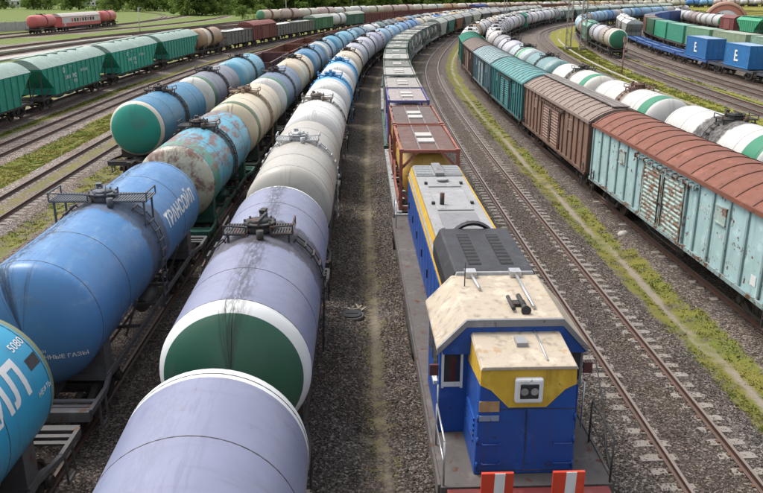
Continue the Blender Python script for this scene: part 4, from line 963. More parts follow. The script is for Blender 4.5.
# --- the row just left of the locomotive
P_B = 'in the row left of the locomotive'
lightblue = dict(col=WHITE, band=(.06, .33, .58), bw=1.7, ba=.95, rust=.05, fit=paint((.05, .22, .42), .1))
specB = [tk('plain lilac grey tank car with white rim', rw=.84, col=LILAC, rim=(.70, .71, .70), band=GREASE, bw=.75, ba=.75, drip=.35, sa=.35, sp=.12, rust=.02),
 tk('lilac grey tank car with dark green end', rw=.74, col=LILAC, rim=(.70, .71, .70), cap=DGREEN, band=(.065, .06, .062), bw=1.0, ba=.9, drip=1.0, sa=-.05, sp=.55, rust=.02),
 tk('beige grey tank car with steel walkways', col=BEIGE, band=(.35, .33, .30), bw=.4, ba=.4, rust=.02, drip=.2, fit=M_GALV, L=10.9),
 tk('white tank car with grey hatch fittings', col=(.66, .65, .62), band=(.28, .25, .21), bw=.4, ba=.6, rust=.03, fit=paint((.16, .14, .12), .3)),
 tk('white tank car with sky blue middle', **lightblue), tk('white tank car with wide sky blue middle', **dict(lightblue, bw=2.1)),
 tk('cream tank car with brown hatch band', col=CREAM, band=BROWN, bw=.6), tk('pale lilac tank car', col=(.44, .44, .50), band=GREY, bw=.5), tk('lilac white tank car with dark band', col=(.48, .47, .54), band=GREASE),
 tk('lilac tank car', col=(.36, .36, .45), band=GREY), tk('pale blue tank car', col=(.26, .40, .52), band=GREY), tk('light blue tank car', col=(.24, .42, .58), band=(.12, .16, .2)), tk('steel blue tank car', col=(.17, .30, .48)), tk('blue tank car', col=(.10, .24, .46)),
 tk('cream tank car with rusty bands', col=CREAM, band=BROWN, bw=.8), tk('off white tank car', col=(.58, .54, .47), band=BROWN), tk('deep blue tank car', col=(.05, .16, .42)), tk('white tank car', col=WHITE), tk('orange tinged cream tank car', col=(.62, .42, .18), band=BROWN)]
names = [('white', WHITE), ('grey', GREY), ('cream', CREAM), ('pale blue', (.25, .36, .46)), ('lilac grey', (.33, .33, .39)), ('orange brown', (.34, .19, .09)), ('off white', (.52, .49, .44))]
def filler(n, pool=names, bands=(GREASE, BROWN, GREY)):
    for i in range(n):
        nm, c = random.choice(pool); yield tk(f'{nm} tank car', col=jit(c), band=random.choice(bands), bw=random.uniform(.4, .9), rust=random.uniform(.05, .4), sa=random.uniform(-.5, .5), sp=random.choice((0, .4, .8)), drip=random.uniform(.3, 1), L=random.choice((10.4, 10.4, 10.8, 9.9)), r=random.choice((1.5, 1.5, 1.5, 1.42, 1.56)))
specB += list(filler(16))
uB = T['B'].sY(.3)
for r_, b_, i in run_tanks('B', uB, specB, P_B, 'tank cars in the row left of the locomotive', stopY=330): pass
# --- second row
P_A = 'in second row left of the locomotive'
specA = [tk('bright blue tank car with olive rim', col=(.03, .32, .52), rim=(.19, .22, .12), band=GREASE, bw=.6, drip=.4, rust=.16, rustc=(.33, .33, .33), rw=.66, frame=paint((.09, .085, .085), .2)),
 tk('long patchy blue tank car with white lettering', col=(.065, .20, .42), band=(.10, .10, .11), bw=.95, ba=.85, drip=.5, sa=.30, sp=.75, rust=.62, rustc=(.14, .27, .45), L=11.7, wide=True, frame=paint((.10, .10, .105), .2), fit=paint((.075, .085, .10), .15)),  # pale patches: sky sheen on the crown painted into the colour
 tk('peeling rust and sky blue tank car', col=(.10, .37, .50), rim=(.42, .42, .32), stripe=(.06, .27, .20), sx=-3.95, sw=.5, band=GREASE, bw=.6, rust=.86, rustc=(.17, .09, .07), drip=.3, frame=paint((.02, .09, .065), .2)),
 tk('cream tank car with olive band', col=(.58, .50, .36), stripe=OLIVE, sx=-4.35, sw=.35, band=(.24, .17, .11), bw=.55, ba=.9, rust=.28, rustc=(.42, .28, .12), fit=paint((.28, .20, .13), .4), frame=paint((.03, .05, .04), .3)),
 tk('slate blue tank car with green band', col=SLATE, rim=WHITE, stripe=(.05, .17, .08), sx=-3.9, sw=.55, band=GREASE, bw=.4), tk('cream tank car with rusty hatch', col=(.56, .47, .34), band=BROWN, bw=.5, rust=.3),
 tk('blue tank car', col=(.07, .22, .38), band=GREASE), tk('pale blue and cream tank car', col=(.20, .34, .44), stripe=CREAM, sx=-3.6, sw=1.0, band=GREASE), tk('sea blue tank car', col=(.08, .30, .42)), tk('light blue tank car', col=(.18, .40, .50)), tk('grey blue tank car', col=(.16, .26, .32)), tk('off white tank car', col=WHITE), tk('grey green tank car', col=(.16, .22, .20))]
specA += list(filler(12))
barA = []
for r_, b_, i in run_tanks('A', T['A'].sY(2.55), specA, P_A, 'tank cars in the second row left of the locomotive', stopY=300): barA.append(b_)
L1m = paint((.72, .73, .72), .0, .5, dirt=.15)
link('lettering', text_mesh('ТРАНСОЙЛ', .62, L1m, on_barrel(1.15, R(11), 1.5), .018), barA[1])
link('lettering', text_mesh('75 98', .42, L1m, on_barrel(-3.6, R(-32), 1.5), .005), barA[1])
link('lettering', text_mesh('ТРАНСОЙЛ', .95, L1m, on_barrel(-1.55, R(12), 1.5), .03), barA[0])
link('lettering', text_mesh('5080', .24, L1m, on_barrel(3.98, R(40), 1.5), .003), barA[0]); link('lettering', text_mesh('НЕФТЬ', .15, L1m, on_barrel(3.98, R(2), 1.5), .002), barA[0])
link('dark_sign', MB().grid([[(4.05+.4*a, -1.506*math.cos(R(22+9*k)), 1.506*math.sin(R(22+9*k))) for a in (0, 1)] for k in range(2)]).mesh('dark_sign', M_DARK), barA[0])
head = lambda y, z: Vector((-5.85 + .62*(1-math.sqrt(max(0, 1-(y*y+z*z)/2.25))) - .006, y, z))
link('lettering', text_mesh('СЖИЖЕННЫЕ ГАЗЫ', .15, L1m, lambda u, v: head(.25-u, v-.62), .002), barA[1]); link('lettering', text_mesh('ПРОПАН-БУТАН', .11, L1m, lambda u, v: head(.45-u, v-.45), .001), barA[1])
# --- third row: four tanks and then open wagons
P_Z = 'in the third row left of the locomotive'
specZ = [tk('blue tank car with teal end', col=(.04, .19, .33), rim=(.62, .57, .48), cap=(.01, .27, .20), band=GREASE, bw=.5, rust=.08, drip=.3), tk('grey lilac tank car with green band', col=(.19, .20, .24), rim=WHITE, stripe=(.05, .16, .06), sx=-4.1, sw=.45, band=GREASE, bw=.5),
 tk('light blue tank car with dark ring', col=(.14, .36, .48), band=GREASE, bw=.4)]
for r_, b_, i in run_tanks('Z', T['Z'].sY(40.6), specZ, P_Z, 'tank cars in the third row'): pass
u = RUN['u'] + .5
for k in range(12):
    u += 7.1; Y = T['Z'].at(u)[1]
    if Y > 300: break
    gondola('Z', u, lodY(Y), f'{"rusty red" if k % 3 else "brown"} empty open wagon, {ordw(k+1)} behind the light blue tank car', 'open wagons in the third row', jit((.17, .055, .04) if k % 3 else (.12, .06, .045), .15), zt=3.0); u += 7.1
# --- locomotive and containers
locomotive(T['loco'].sY(11.4) + 8.85)
u = T['loco'].sY(29.55)
CT = [('red framed', (.30, .10, .06), (.115, .075, .062), (.46, .28, .05)), ('rust red framed', (.27, .095, .065), (.115, .078, .066), (.42, .26, .06)), ('purple blue framed', (.09, .08, .24), (.30, .27, .25), (.40, .38, .36)), ('grey framed', (.26, .25, .25), (.29, .26, .24), (.4, .4, .38))]
GT = [('dark green framed', (.07, .10, .07), (.15, .16, .14), (.2, .24, .2)), ('grey green framed', (.17, .20, .17), (.22, .23, .20), (.3, .32, .3)), ('pale grey framed', (.30, .31, .28), (.33, .33, .30), (.42, .42, .4))]
n = 0
for k in range(9):
    Lf = 13.4; u += Lf/2+.6; Y = T['loco'].at(u)[1]; lod = lodY(Y)
    flatcar('loco', u, lod, f'{"grey" if k else "pale grey"} container flat wagon, {ordw(k+1)} behind the locomotive', 'flat wagons behind the locomotive', (.30, .31, .31) if k % 2 == 0 else (.05, .10, .08))
    for q in (-1, 1):
        nm, fc, tc, kc = CT[n] if n < 4 else GT[(n*7+n//3) % 3]
        tank_container('loco', u+q*3.25, lod, f'{nm} tank container with white hatch covers, {ordw(n+1)} behind the locomotive', 'tank containers behind the locomotive', jit(fc, .03), jit(tc, .05), kc); n += 1
    u += Lf/2+.6
HC = [('white', (.5, .5, .48)), ('teal', (.06, .2, .17)), ('rusty brown', (.22, .11, .07)), ('grey', (.25, .27, .26)), ('white', (.55, .55, .52)), ('dark grey', (.09, .10, .10)), ('brown', (.24, .17, .12)), ('blue grey', (.14, .2, .28)), ('green', (.04, .2, .12)), ('grey green', (.25, .3, .26))]
for k in range(16):
    u += 6.9; Y = T['loco'].at(u)[1]
    if Y > 300: break
    nm, c = HC[k % 10]
    hopper('loco', u, 2, f'{nm} hopper wagon, {ordw(k+1)} behind the tank containers', 'hopper wagons behind the containers', jit(c), jit((.34, .35, .32))); u += 6.9
# --- hopper train on the far left
P_H = 'from the left frame edge'
u = T['H'].sY(46.4)
for k in range(4):
    u += 9.3; hopper('H', u, 1, f'green grain hopper with pale roof, {ordw(k+1)} {P_H}', 'green hoppers at the left', [(.015, .27, .19), (.015, .28, .20), (.018, .33, .24), (.025, .27, .20)][k], (.28, .37, .32), marks=k < 3, tall=.0, L=16.6); u += 9.3
u += 6.2; tank_car('H', u, 1, 'brown streaked tank car behind the green grain hoppers', None, col=(.36, .23, .13), band=GREASE, bw=.5, rust=.5, stripe=CREAM, sx=-1.6, sw=.8); u += 6.6
u += 6.8; gondola('H', u, 2, 'grey open wagon with white load, just before the red boxcar', None, (.16, .165, .155), ('white_bulk_load', 'white bulk load in the grey wagon before the red boxcar', (.62, .62, .60))); u += 6.8
u += 7.4; boxcar('H', u, 2, 'dark red boxcar between grey open wagons', None, (.17, .045, .04), (.20, .06, .05)); u += 7.4
u += 6.8; gondola('H', u, 2, 'grey open wagon with white load, just behind the red boxcar', None, (.17, .18, .165), ('white_bulk_load', 'white bulk load in the wagon behind the red boxcar', (.62, .62, .60))); u += 6.8
u += 6.8; gondola('H', u, 2, 'grey ribbed open wagon in front of the green boxcar', None, (.18, .19, .165), ('grey_bulk_load', 'grey bulk load in front of the green boxcar', (.3, .3, .29))); u += 6.8
u += 7.4; boxcar('H', u, 2, 'green boxcar with pale roof behind the grey open wagons', None, (.06, .20, .09), (.34, .38, .33)); u += 7.4
u += 6.4; tank_car('H', u, 2, 'white tank car behind the green boxcar', None, col=WHITE); u += 6.4
u += 7.2; boxcar('H', u, 2, 'dark green boxcar with pale roof before the red open wagons', None, (.05, .15, .10), (.36, .38, .33)); u += 7.2
for k in range(8):
    u += 7.1; Y = T['H'].at(u)[1]
    gondola('H', u, 2, f'rusty red open wagon, {ordw(k+1)} behind the dark green boxcar', 'red open wagons far left', jit((.17, .05, .04), .2), zt=3.3); u += 7.1
u += 7.4; boxcar('H', u, 2, 'deep blue boxcar behind the red open wagons', None, (.03, .06, .22), (.04, .07, .2)); u += 7.4
for k in range(6):
    u += 7.1; gondola('H', u, 2, f'brown open wagon, {ordw(k+1)} beyond the deep blue boxcar', 'brown open wagons beyond the blue boxcar', jit((.16, .07, .05), .2), zt=3.3); u += 7.1
# --- boxcar train right of the empty track
u = T['X'].sY(19.7)
BX = [('pale turquoise boxcar with rust red roof', (.36, .52, .52), (.19, .066, .040), dict(rust=.15, roofrust=.16, doorcol=(.33, .42, .38), doorrust=.46)), ('rusty brown boxcar with grey brown roof', (.21, .12, .085), (.23, .175, .145), dict(walk=True, doorcol=(.24, .15, .115), rust=.2, doorrust=.3)), ('teal boxcar with pale teal roof', (.025, .15, .155), (.10, .26, .26), dict(rust=.05, doorrust=.1)),
      ('blue grey boxcar with pale roof', (.13, .23, .26), (.24, .33, .34), dict(rust=.1)), ('brown boxcar with brown roof', (.17, .12, .10), (.20, .16, .14), dict()), ('bright green boxcar with green roof', (.012, .20, .13), (.015, .24, .16), dict(rust=.03))]
u -= 0
for k, (nm, c, rc, kw) in enumerate(BX):
    Lb = (17.3, 15.6, 14.6)[k] if k < 3 else 13.9; u += Lb/2+.35; Y = T['X'].at(u)[1]; boxcar('X', u, 0 if k < 3 else 1, f'{nm} beside the empty track', 'boxcars beside the empty track', c, rc, L=Lb, **kw); u += Lb/2+.45
bc = [o for o in bpy.data.objects if o.name.startswith('boxcar') and o.get('label', '').startswith('pale turquoise')][0]
link('paper_label', MB().box(-7.15, -6.85, 1.53, 1.534, 1.45, 1.78).mesh('paper_label', M_WHITE), bc)
for tx, sz, x0, z0 in (('24 517 086', .26, -3.0, 2.75), ('68', .22, -4.6, 2.2), ('1 9 8 4', .16, -5.4, 1.6), ('22.5 Т', .18, 5.9, 2.6), ('120 м', .16, 5.6, 2.0)): link('lettering', text_mesh(tx, sz, paint((.62, .64, .62), .2, .7), on_side(x0, z0, 1.532, 1), .002, 0), bc)
pool2 = [('white', WHITE), ('cream', CREAM), ('off white', (.5, .46, .40)), ('brown', (.28, .17, .10)), ('grey', (.3, .29, .28)), ('white', WHITE)]
for r_, b_, i in run_tanks('X', u, list(filler(22, pool2)), 'behind the bright green boxcar', 'tank cars behind the green boxcar', stopY=390): pass
# --- white tanks behind the boxcars
wt = dict(col=(.53, .52, .49), stripe=(.02, .20, .10), sx=-4.05, sw=.62, rust=.05, drip=.3)
specW = [tk('white tank car cut by right edge', **dict(wt, band=GREASE, bw=1.3, ba=.95)), tk('white tank car with green band and dark hatch', **dict(wt, band=(.045, .04, .038), bw=1.25, ba=.95)), tk('white tank car with green band and rusty hatch', **dict(wt, band=(.17, .10, .07), bw=.6, fit=paint((.16, .09, .06), .5))), tk('cream tank car with green band', **dict(wt, col=(.6, .57, .5), band=(.05, .045, .04), bw=.9)),
 tk('grey teal tank car', col=(.14, .25, .25), band=GREASE, bw=.5, stripe=(.3, .36, .33), sx=-4.3, sw=.3), tk('pale teal tank car with bright green band', col=(.36, .42, .42), stripe=(.05, .28, .08), sx=-1.6, sw=.6, band=GREASE, bw=.3), tk('lilac and white tank car', col=(.44, .43, .48), band=GREASE, bw=.4)]
pool3 = [('white', (.62, .61, .6)), ('pale grey', (.5, .5, .49)), ('lilac white', (.5, .48, .52)), ('off white', (.52, .49, .45)), ('pinkish grey', (.4, .34, .32)), ('grey', (.3, .29, .3)), ('brown grey', (.24, .19, .17))]
specW += list(filler(24, pool3, (GREASE, GREASE, BROWN)))
for r_, b_, i in run_tanks('W', T['W'].sY(17.7), specW, 'in the row behind the boxcars', 'tank cars behind the boxcars', stopY=380): pass
# --- green boxcar and grey green hoppers
u = T['G'].sY(198)
u += 7.3; boxcar('G', u, 2, 'green boxcar with its end towards the camera, heading the hopper train', None, (.012, .21, .13), (.03, .22, .15), endcol=(.012, .20, .12)); u += 7.4
for k in range(13):
    u += 6.9; Y = T['G'].at(u)[1]
    if Y > 395: break
    hopper('G', u, 2, f'pale green hopper wagon, {ordw(k+1)} behind the lone green boxcar', 'pale green hoppers', jit((.20, .31, .27) if k % 3 else (.13, .25, .21)), jit((.36, .40, .36))); u += 6.9
# --- mixed train beyond the grass
P_N = 'beyond the yellow grass'
specN = [tk('beige tank car with green end and white rim', col=(.34, .29, .24), rim=(.6, .58, .54), cap=(.02, .17, .09), band=GREASE, bw=.4, stripe=(.45, .4, .33), sx=-2.2, sw=.9), tk('lilac white tank car with black rings', col=(.42, .41, .45), band=GREASE, bw=.7)]
for r_, b_, i in run_tanks('N', T['N'].sY(121.5), specN, P_N, 'tank cars beyond the yellow grass'): pass
u = RUN['u']; u += 6.9; hopper('N', u, 2, 'pale green hopper wagon between tank cars beyond the yellow grass', None, (.22, .38, .30), (.18, .36, .28)); u += 6.9
pool4 = [('off white', (.46, .43, .4)), ('brown grey', (.25, .2, .17)), ('lilac', (.36, .34, .4)), ('white', (.58, .57, .55)), ('blue', (.1, .25, .45)), ('light blue', (.25, .42, .55))]
for r_, b_, i in run_tanks('N', u, list(filler(15, pool4)), 'behind the pale green hopper', 'tank cars behind the pale green hopper', stopY=370): pass
# --- container flats at the right
u = T['F'].sY(72.5)
for k in range(9):
    Lf = 13.4; u += Lf/2+.55; Y = T['F'].at(u)[1]; lod = 1 if Y < 150 else 2
    if k >= 6:
        hopper('F', u, 2, f'white covered hopper wagon, {ordw(k-5)} behind the blue flat wagons', 'white hoppers behind the blue flats', (.56, .55, .52), (.6, .6, .58)); u += Lf/2+.55; continue
    flatcar('F', u, lod, f'blue flat wagon, {ordw(k+1)} from the right frame edge', 'blue flat wagons at the right', (.035, .11, .30) if k >= 2 else (.05, .06, .08))
    if k == 0: box_container('F', u+2.8, 1, 'pale green container at the right frame edge', None, (.10, .25, .17))
    if k == 1:
        box_container('F', u-1.2, 1, 'blue container with white logo nearest the right edge', 'blue containers with white logo', (.025, .17, .42), (.26, .36, .46), True, L=7.0)
    if k == 2: box_container('F', u-1.4, 1, 'blue container with white logo, left of the other one', 'blue containers with white logo', (.025, .15, .38), (.25, .34, .42), True, L=8.6)
    u += Lf/2+.55
u = T['P'].sY(78)
PC = [('grey green', (.22, .28, .22)), ('pale green', (.24, .36, .27)), ('pale olive green', (.27, .34, .22)), ('weathered green', (.17, .33, .20)), ('sea green', (.06, .30, .20)), ('bright green', (.05, .33, .20)), ('dark green', (.05, .13, .07)), ('rusty brown', (.17, .08, .06)), ('dark grey', (.10, .11, .11)), ('deep blue', (.04, .10, .30)), ('blue', (.05, .15, .4)), ('dark blue', (.03, .07, .2))]
for k, (nm, c) in enumerate(PC):
    Lf = 13.4; u += Lf/2+.4
    if T['P'].at(u)[1] > 330: break
    flatcar('P', u, 2, f'dark flat wagon under the {nm} container', 'dark flat wagons behind the blue flats', (.05, .05, .05))
    box_container('P', u, 2, f'{nm} long container behind the blue flat wagons', 'long containers behind the blue flats', c, tuple(min(.5, v*.6+.16) for v in c) if k < 5 else tuple(v*.5+.08 for v in c), L=12.5, H=2.9); u += Lf/2+.4
# --- string far right
u = T['Q'].sY(171)
u += 6.5; hopper('Q', u, 2, 'green hopper wagon with sloped end, far right', None, (.03, .27, .14), (.06, .32, .18)); u += 6.5
u += 5.5; boxcar('Q', u, 2, 'short dull red boxcar next to the far right green hopper', None, (.20, .06, .06), (.18, .06, .06), L=9); u += 5.3
specQ = [tk('pale grey tank car with green end', col=(.42, .43, .42), cap=(.03, .24, .12), rim=(.4, .42, .4), band=GREASE)] + list(filler(8, [('pale grey', (.42, .41, .42)), ('lilac grey', (.36, .35, .38)), ('brown grey', (.25, .2, .19))]))
for r_, b_, i in run_tanks('Q', u, specQ, 'behind the far right red boxcar', 'tank cars far right', stopY=300): pass
# --- long tank train across the back
fp = [('cream', (.58, .47, .34)), ('cream white', (.6, .55, .46)), ('white', (.6, .58, .54)), ('pinkish white', (.52, .40, .36)), ('pale orange', (.56, .38, .22)), ('cream', (.55, .45, .34)), ('blue', (.08, .2, .45))]
specF = [tk('cream tank car with green end', col=(.55, .45, .33), cap=(.07, .25, .12), rim=(.2, .34, .2), band=(.2, .08, .05), bw=.7)] + list(filler(40, fp[:6], ((.2, .08, .05), (.16, .07, .05))))
specF[28] = tk('blue tank car', col=(.06, .2, .5)); specF[29] = tk('light blue tank car', col=(.2, .4, .6))
for r_, b_, i in run_tanks('Far', T['Far'].sY(243), specF, 'in the long train below the trees', 'tank cars in the far train', stopY=575): pass
# --- red fire train at the far left
u = T['S3'].sY(188)
tank_car('S3', u+6, 2, 'red tank car at the near end of the red train', None, col=(.55, .12, .11), band=(.36, .07, .06), bw=.4, rust=.05, cz=2.75)
tank_car('S3', u+44.5, 2, 'red tank car at the far end of the red train', None, col=(.55, .12, .11), band=(.36, .07, .06), bw=.4, rust=.05, cz=2.75)
def coach(u):
    c, h = T['S3'].head(u, 17); root = thing('rail_coach', 'pink and white coach with windows between two red tank cars', 'coach', (c[0], c[1], 0), h); hl = 11.8
    red = paint((.55, .12, .11), .03, .5); wh = paint((.60, .56, .52), .03, .5)
    link('body', MB().box(-hl, hl, -1.5, 1.5, 1.1, 3.5).mesh('body', red), root); link('roof', MB().prism(arch(1.53, 3.5, 4.3, 8), -hl-.1, hl+.1).mesh('roof', paint((.5, .46, .42), .05, .6)), root)
    for s in (-1, 1):
        link('white_stripe', MB().box(-hl+.2, hl-.2, *sorted((s*1.5, s*1.515)), 1.95, 3.35).mesh('white_stripe', wh), root)
        for i in range(9): link('window', MB().box(-6.4+i*1.6, -5.4+i*1.6, *sorted((s*1.516, s*1.53)), 2.2, 3.05).mesh('window', M_GLASS if i % 3 else red), root)
        link('door', MB().box(-10.6, -9.7, *sorted((s*1.516, s*1.535)), 1.3, 3.2).mesh('door', wh), root)
    link('underframe', MB().box(-hl, hl, -1.3, 1.3, .8, 1.1).box(-4, 4, -1.2, 1.2, .4, .8).mesh('underframe', M_DARK), root)
    running_gear(root, (-8.5, 8.5), hl, 2)
coach(u+25.2)
# ------------------------------------------------------------------ ballast stones and weeds near the camera
def scatter(n, x0, x1, y0, y1, dens_pow=1.6):
    y = y0 * ((y1/y0) ** rng.random(n)) if dens_pow else rng.uniform(y0, y1, n); x = rng.uniform(x0, x1, n); return x, y
def stones(n, x0, x1, y0, y1, name):
    y = y0 + (y1-y0) * rng.random(n)**1.5; x = rng.uniform(x0, x1, n)
    g, d, o, z, nr = ground_fields(x, y); keep = (g < .5) & (d < .5); x, y, z = x[keep], y[keep], z[keep]; n = len(x)
    base = np.array([(1,0,0),(-1,0,0),(0,1,0),(0,-1,0),(0,0,1),(0,0,-1)], float)
    P = base[None] * rng.uniform(.55, 1.25, (n, 6, 1)) + rng.normal(0, .22, (n, 6, 3))
    a = rng.uniform(0, 6.28, n); b = rng.uniform(-.7, .7, n); ca, sa, cb, sb = np.cos(a), np.sin(a), np.cos(b), np.sin(b)
    P = np.stack([P[..., 0]*cb[:, None] - P[..., 2]*sb[:, None], P[..., 1], P[..., 0]*sb[:, None] + P[..., 2]*cb[:, None]], -1)
    P = np.stack([P[..., 0]*ca[:, None] - P[..., 1]*sa[:, None], P[..., 0]*sa[:, None] + P[..., 1]*ca[:, None], P[..., 2]*.75], -1)
    size = rng.uniform(.014, .036, n); P = P * size[:, None, None] + np.stack([x, y, z + size*.35], -1)[:, None, :]
    tri = np.array([(0,2,4),(2,1,4),(1,3,4),(3,0,4),(2,0,5),(1,2,5),(3,1,5),(0,3,5)]); F = (tri[None] + (np.arange(n)*6)[:, None, None]).reshape(-1, 3)
    me = npmesh(name, P.reshape(-1, 3), F, M_STONE); col = np.repeat(rng.random(n).astype(np.float32), 6)
    at = me.attributes.new('tone', 'FLOAT', 'POINT'); at.data.foreach_set('value', col)
    o = struct(name, me, 'stuff'); o['label'] = 'loose grey brown ballast stones between the near tracks'; o['category'] = 'ballast'
s_ = NT('ballast_stone'); t_ = s_.attr('tone', 'GEOMETRY', 'Fac')
M_STONE = s_.out(s_.mix(s_.rng(s_.noise(s_.pos(), .35, 4), .35, .65, 0, .6), s_.ramp(t_, [(0, (.034, .028, .025)), (.45, (.095, .082, .072)), (.8, (.15, .132, .118)), (1, (.27, .245, .22))]), (.075, .052, .04)), .9)
stones(110000, -6.6, 9.5, 8.0, 44.0, 'ballast_stones')
def grass(n, x0, x1, y0, y1, hgt, name, label, thr=.55, pw=1.4):
    y = y0 + (y1-y0) * rng.random(n)**pw; x = rng.uniform(x0, x1, n)
    g, d, o, z, nr = ground_fields(x, y); clump = np.sin(x*2.1+np.sin(y*1.3)*2)*np.sin(y*1.7+x*.6); keep = (g*1.0 + .28*clump > thr) & (d < .35) & (nr > 1.5); x, y, z = x[keep], y[keep], z[keep]; n = len(x)
    nb = 4; cx = np.repeat(x, nb) + rng.normal(0, .06, n*nb); cy = np.repeat(y, nb) + rng.normal(0, .06, n*nb); cz = np.repeat(z, nb) - .01; m = n*nb
    a = rng.uniform(0, 6.28, m); wd = rng.uniform(.012, .03, m) * (1 + cy/40); h = hgt * rng.uniform(.4, 1.2, m); lean = rng.uniform(.1, .9, m) * h; la = rng.uniform(0, 6.28, m)
    V = np.stack([np.c_[cx - wd*np.cos(a), cy - wd*np.sin(a), cz], np.c_[cx + wd*np.cos(a), cy + wd*np.sin(a), cz], np.c_[cx + lean*np.cos(la), cy + lean*np.sin(la), cz + h]], 1).reshape(-1, 3)
    F = np.arange(m*3).reshape(-1, 3); me = npmesh(name, V, F, M_BLADE); col = np.repeat(np.repeat(rng.random(n), nb) * .7 + rng.random(m)*.3, 3).astype(np.float32)
    at = me.attributes.new('tone', 'FLOAT', 'POINT'); at.data.foreach_set('value', col)
    o = struct(name, me, 'stuff'); o['label'] = label; o['category'] = 'grass'
s_ = NT('weed_blade'); t_ = s_.attr('tone', 'GEOMETRY', 'Fac'); n_ = s_.noise(s_.pos(), .6, 3)
M_BLADE = leafy(s_, s_.mix(s_.step(n_, .42, .6), s_.ramp(t_, [(0, (.08, .08, .022)), (.45, (.15, .14, .034)), (.8, (.23, .18, .05)), (1, (.26, .20, .09))]), s_.ramp(t_, [(0, (.06, .09, .02)), (.5, (.11, .16, .03)), (1, (.17, .21, .045))])), .5, .8)
grass(16000, -1.8, .8, 11, 70, .04, 'trackside_grass', 'low mossy weeds along the path left of the locomotive')
grass(15000, 7.8, 12.2, 14, 75, .045, 'trackside_grass', 'yellow green weeds along the path beside the boxcars')
grass(60000, -30, -14, 30, 95, .055, 'trackside_grass', 'green grass between the tracks at the left', .5, 1.0)
grass(50000, 26, 42, 55, 150, .07, 'trackside_grass', 'yellow green grass beside the tracks at the right', .5, 1.0)
# ------------------------------------------------------------------ small things in the yard
def px(x, y, z=0.0):                                            # photo pixel -> point on a level plane, used to survey positions
    u_, v_ = (x-381.5)/FPX, (246.5-y)/FPX; c_, s2 = math.cos(PITCH), math.sin(PITCH)
    d = (u_, c_+v_*s2, -s2+v_*c_); t = (z-CAMH)/d[2]; return d[0]*t, d[1]*t
X0, Y0 = px(352, 317, -.34)
mc = thing('manhole', 'round black manhole cover with debris beside the path', 'manhole', (X0, Y0, -.36))
link('collar', MB().cyl((0,0,0), (0,0,.12), .42, 24, r2=.38).mesh('collar', plain('manhole_concrete', (.12, .11, .10), .9)), mc); link('cover', MB().cyl((0,0,.12), (0,0,.16), .33, 24).box(-.2, .2, -.03, .03, .16, .18).mesh('cover', plain('cast_iron_cover', (.02, .02, .022), .6)), mc)
b = MB()
for i in range(9): a = random.uniform(0, 3.1); x, y = random.uniform(-.3, .3), random.uniform(.3, .6); b.bar((x, y, .02+i*.012), (x+.4*math.cos(a), y+.25*math.sin(a), .05+i*.012), .05, .03)
db = thing('wood_debris', 'pale splintered wood beside the black manhole cover', 'debris', (X0, Y0, -.34), data=b.mesh('wood_debris', plain('dry_wood', (.30, .26, .21), .9)))
X0, Y0 = px(623, 236, -.3)
sm_ = MB(); 
for k in range(1): sm_.lathe([(-.3, 0), (-.26, .12), (-.1, .22), (.12, .2), (.27, .1), (.3, 0)], 9)
thing('pale_stone', 'single pale stone lying on the verge below the turquoise boxcar', 'stone', (X0, Y0, -.26), .6, data=sm_.mesh('pale_stone', plain('pale_limestone', (.42, .40, .36), .9)))
b = MB(); cp_ = [(px(585, 300, -.2)), px(592, 335, -.2), px(597, 370, -.2), px(604, 410, -.2), px(606, 450, -.2), px(612, 480, -.2)]
b.tube([(x_, y_, -.19) for x_, y_ in cp_], .03, 6); thing('track_cable', 'thin black cable lying on the ballast right of the locomotive', 'cable', data=b.mesh('track_cable', M_DARK))
def mast(x, y, H, label, lattice, wd=.55):
    root = thing('lattice_mast' if lattice else 'signal_post', label, 'mast' if lattice else 'post', (x, y, -.3))
    m = paint((.30, .28, .25), .35, .7) if lattice else paint((.38, .24, .18), .4, .7)
    b = MB()
    if lattice:
        for sx_ in (-1, 1):
            for sy_ in (-1, 1): b.bar((sx_*wd/2, sy_*wd/2, 0), (sx_*wd*.3, sy_*wd*.3, H), .09)
        for k in range(int(H/1.1)):
            z0, z1 = k*1.1, (k+1)*1.1; w0 = wd/2*(1-.4*z0/H); w1 = wd/2*(1-.4*z1/H); f = 1 if k % 2 else -1
            for s in (-1, 1): b.bar((-f*w0, s*w0, z0), (f*w1, s*w1, z1), .05).bar((s*w0, -f*w0, z0), (s*w1, f*w1, z1), .05)
        link('shaft', b.mesh('shaft', m), root); link('footing', MB().box(-.6, .6, -.6, .6, -.1, .35).mesh('footing', M_CONC), root)
    else:
        link('shaft', b.cyl((0,0,0), (0,0,H), .10, 8, r2=.07).mesh('shaft', m), root); link('sign_box', MB().box(-.18, .18, -.12, .12, H-.7, H).mesh('sign_box', m), root)
mast(34.1, 145, 21, 'left one of the two tall lattice masts in the yellow grass', True, .9); mast(36.2, 143, 21, 'right one of the two tall lattice masts in the yellow grass', True, .9)
mast(30.9, 101, 4.6, 'thin rusty post in the grass before the green ended tank car', False)
mast(31.5, 205, 19, 'lattice mast behind the white tanks near the curving tracks', True, .8)
for x, y, H, lb in ((-73, 150, 8, 'pale lamp post left of the red train'), (-31, 262, 14, 'tall pale lamp post left of the long tank train'), (-12, 330, 16, 'thin pale lamp post behind the long tank train'), (-62, 205, 6, 'short post behind the red train')):
    r_ = thing('lamp_post', lb, 'lamp post', (x, y, -.3)); link('shaft', MB().cyl((0,0,0), (0,0,H), .13, 8, r2=.07).mesh('shaft', plain('pale_concrete_post', (.45, .45, .44), .8)), r_); link('lamp', MB().box(-.1, .9, -.12, .12, H-.1, H+.06).mesh('lamp', M_GALV), r_)
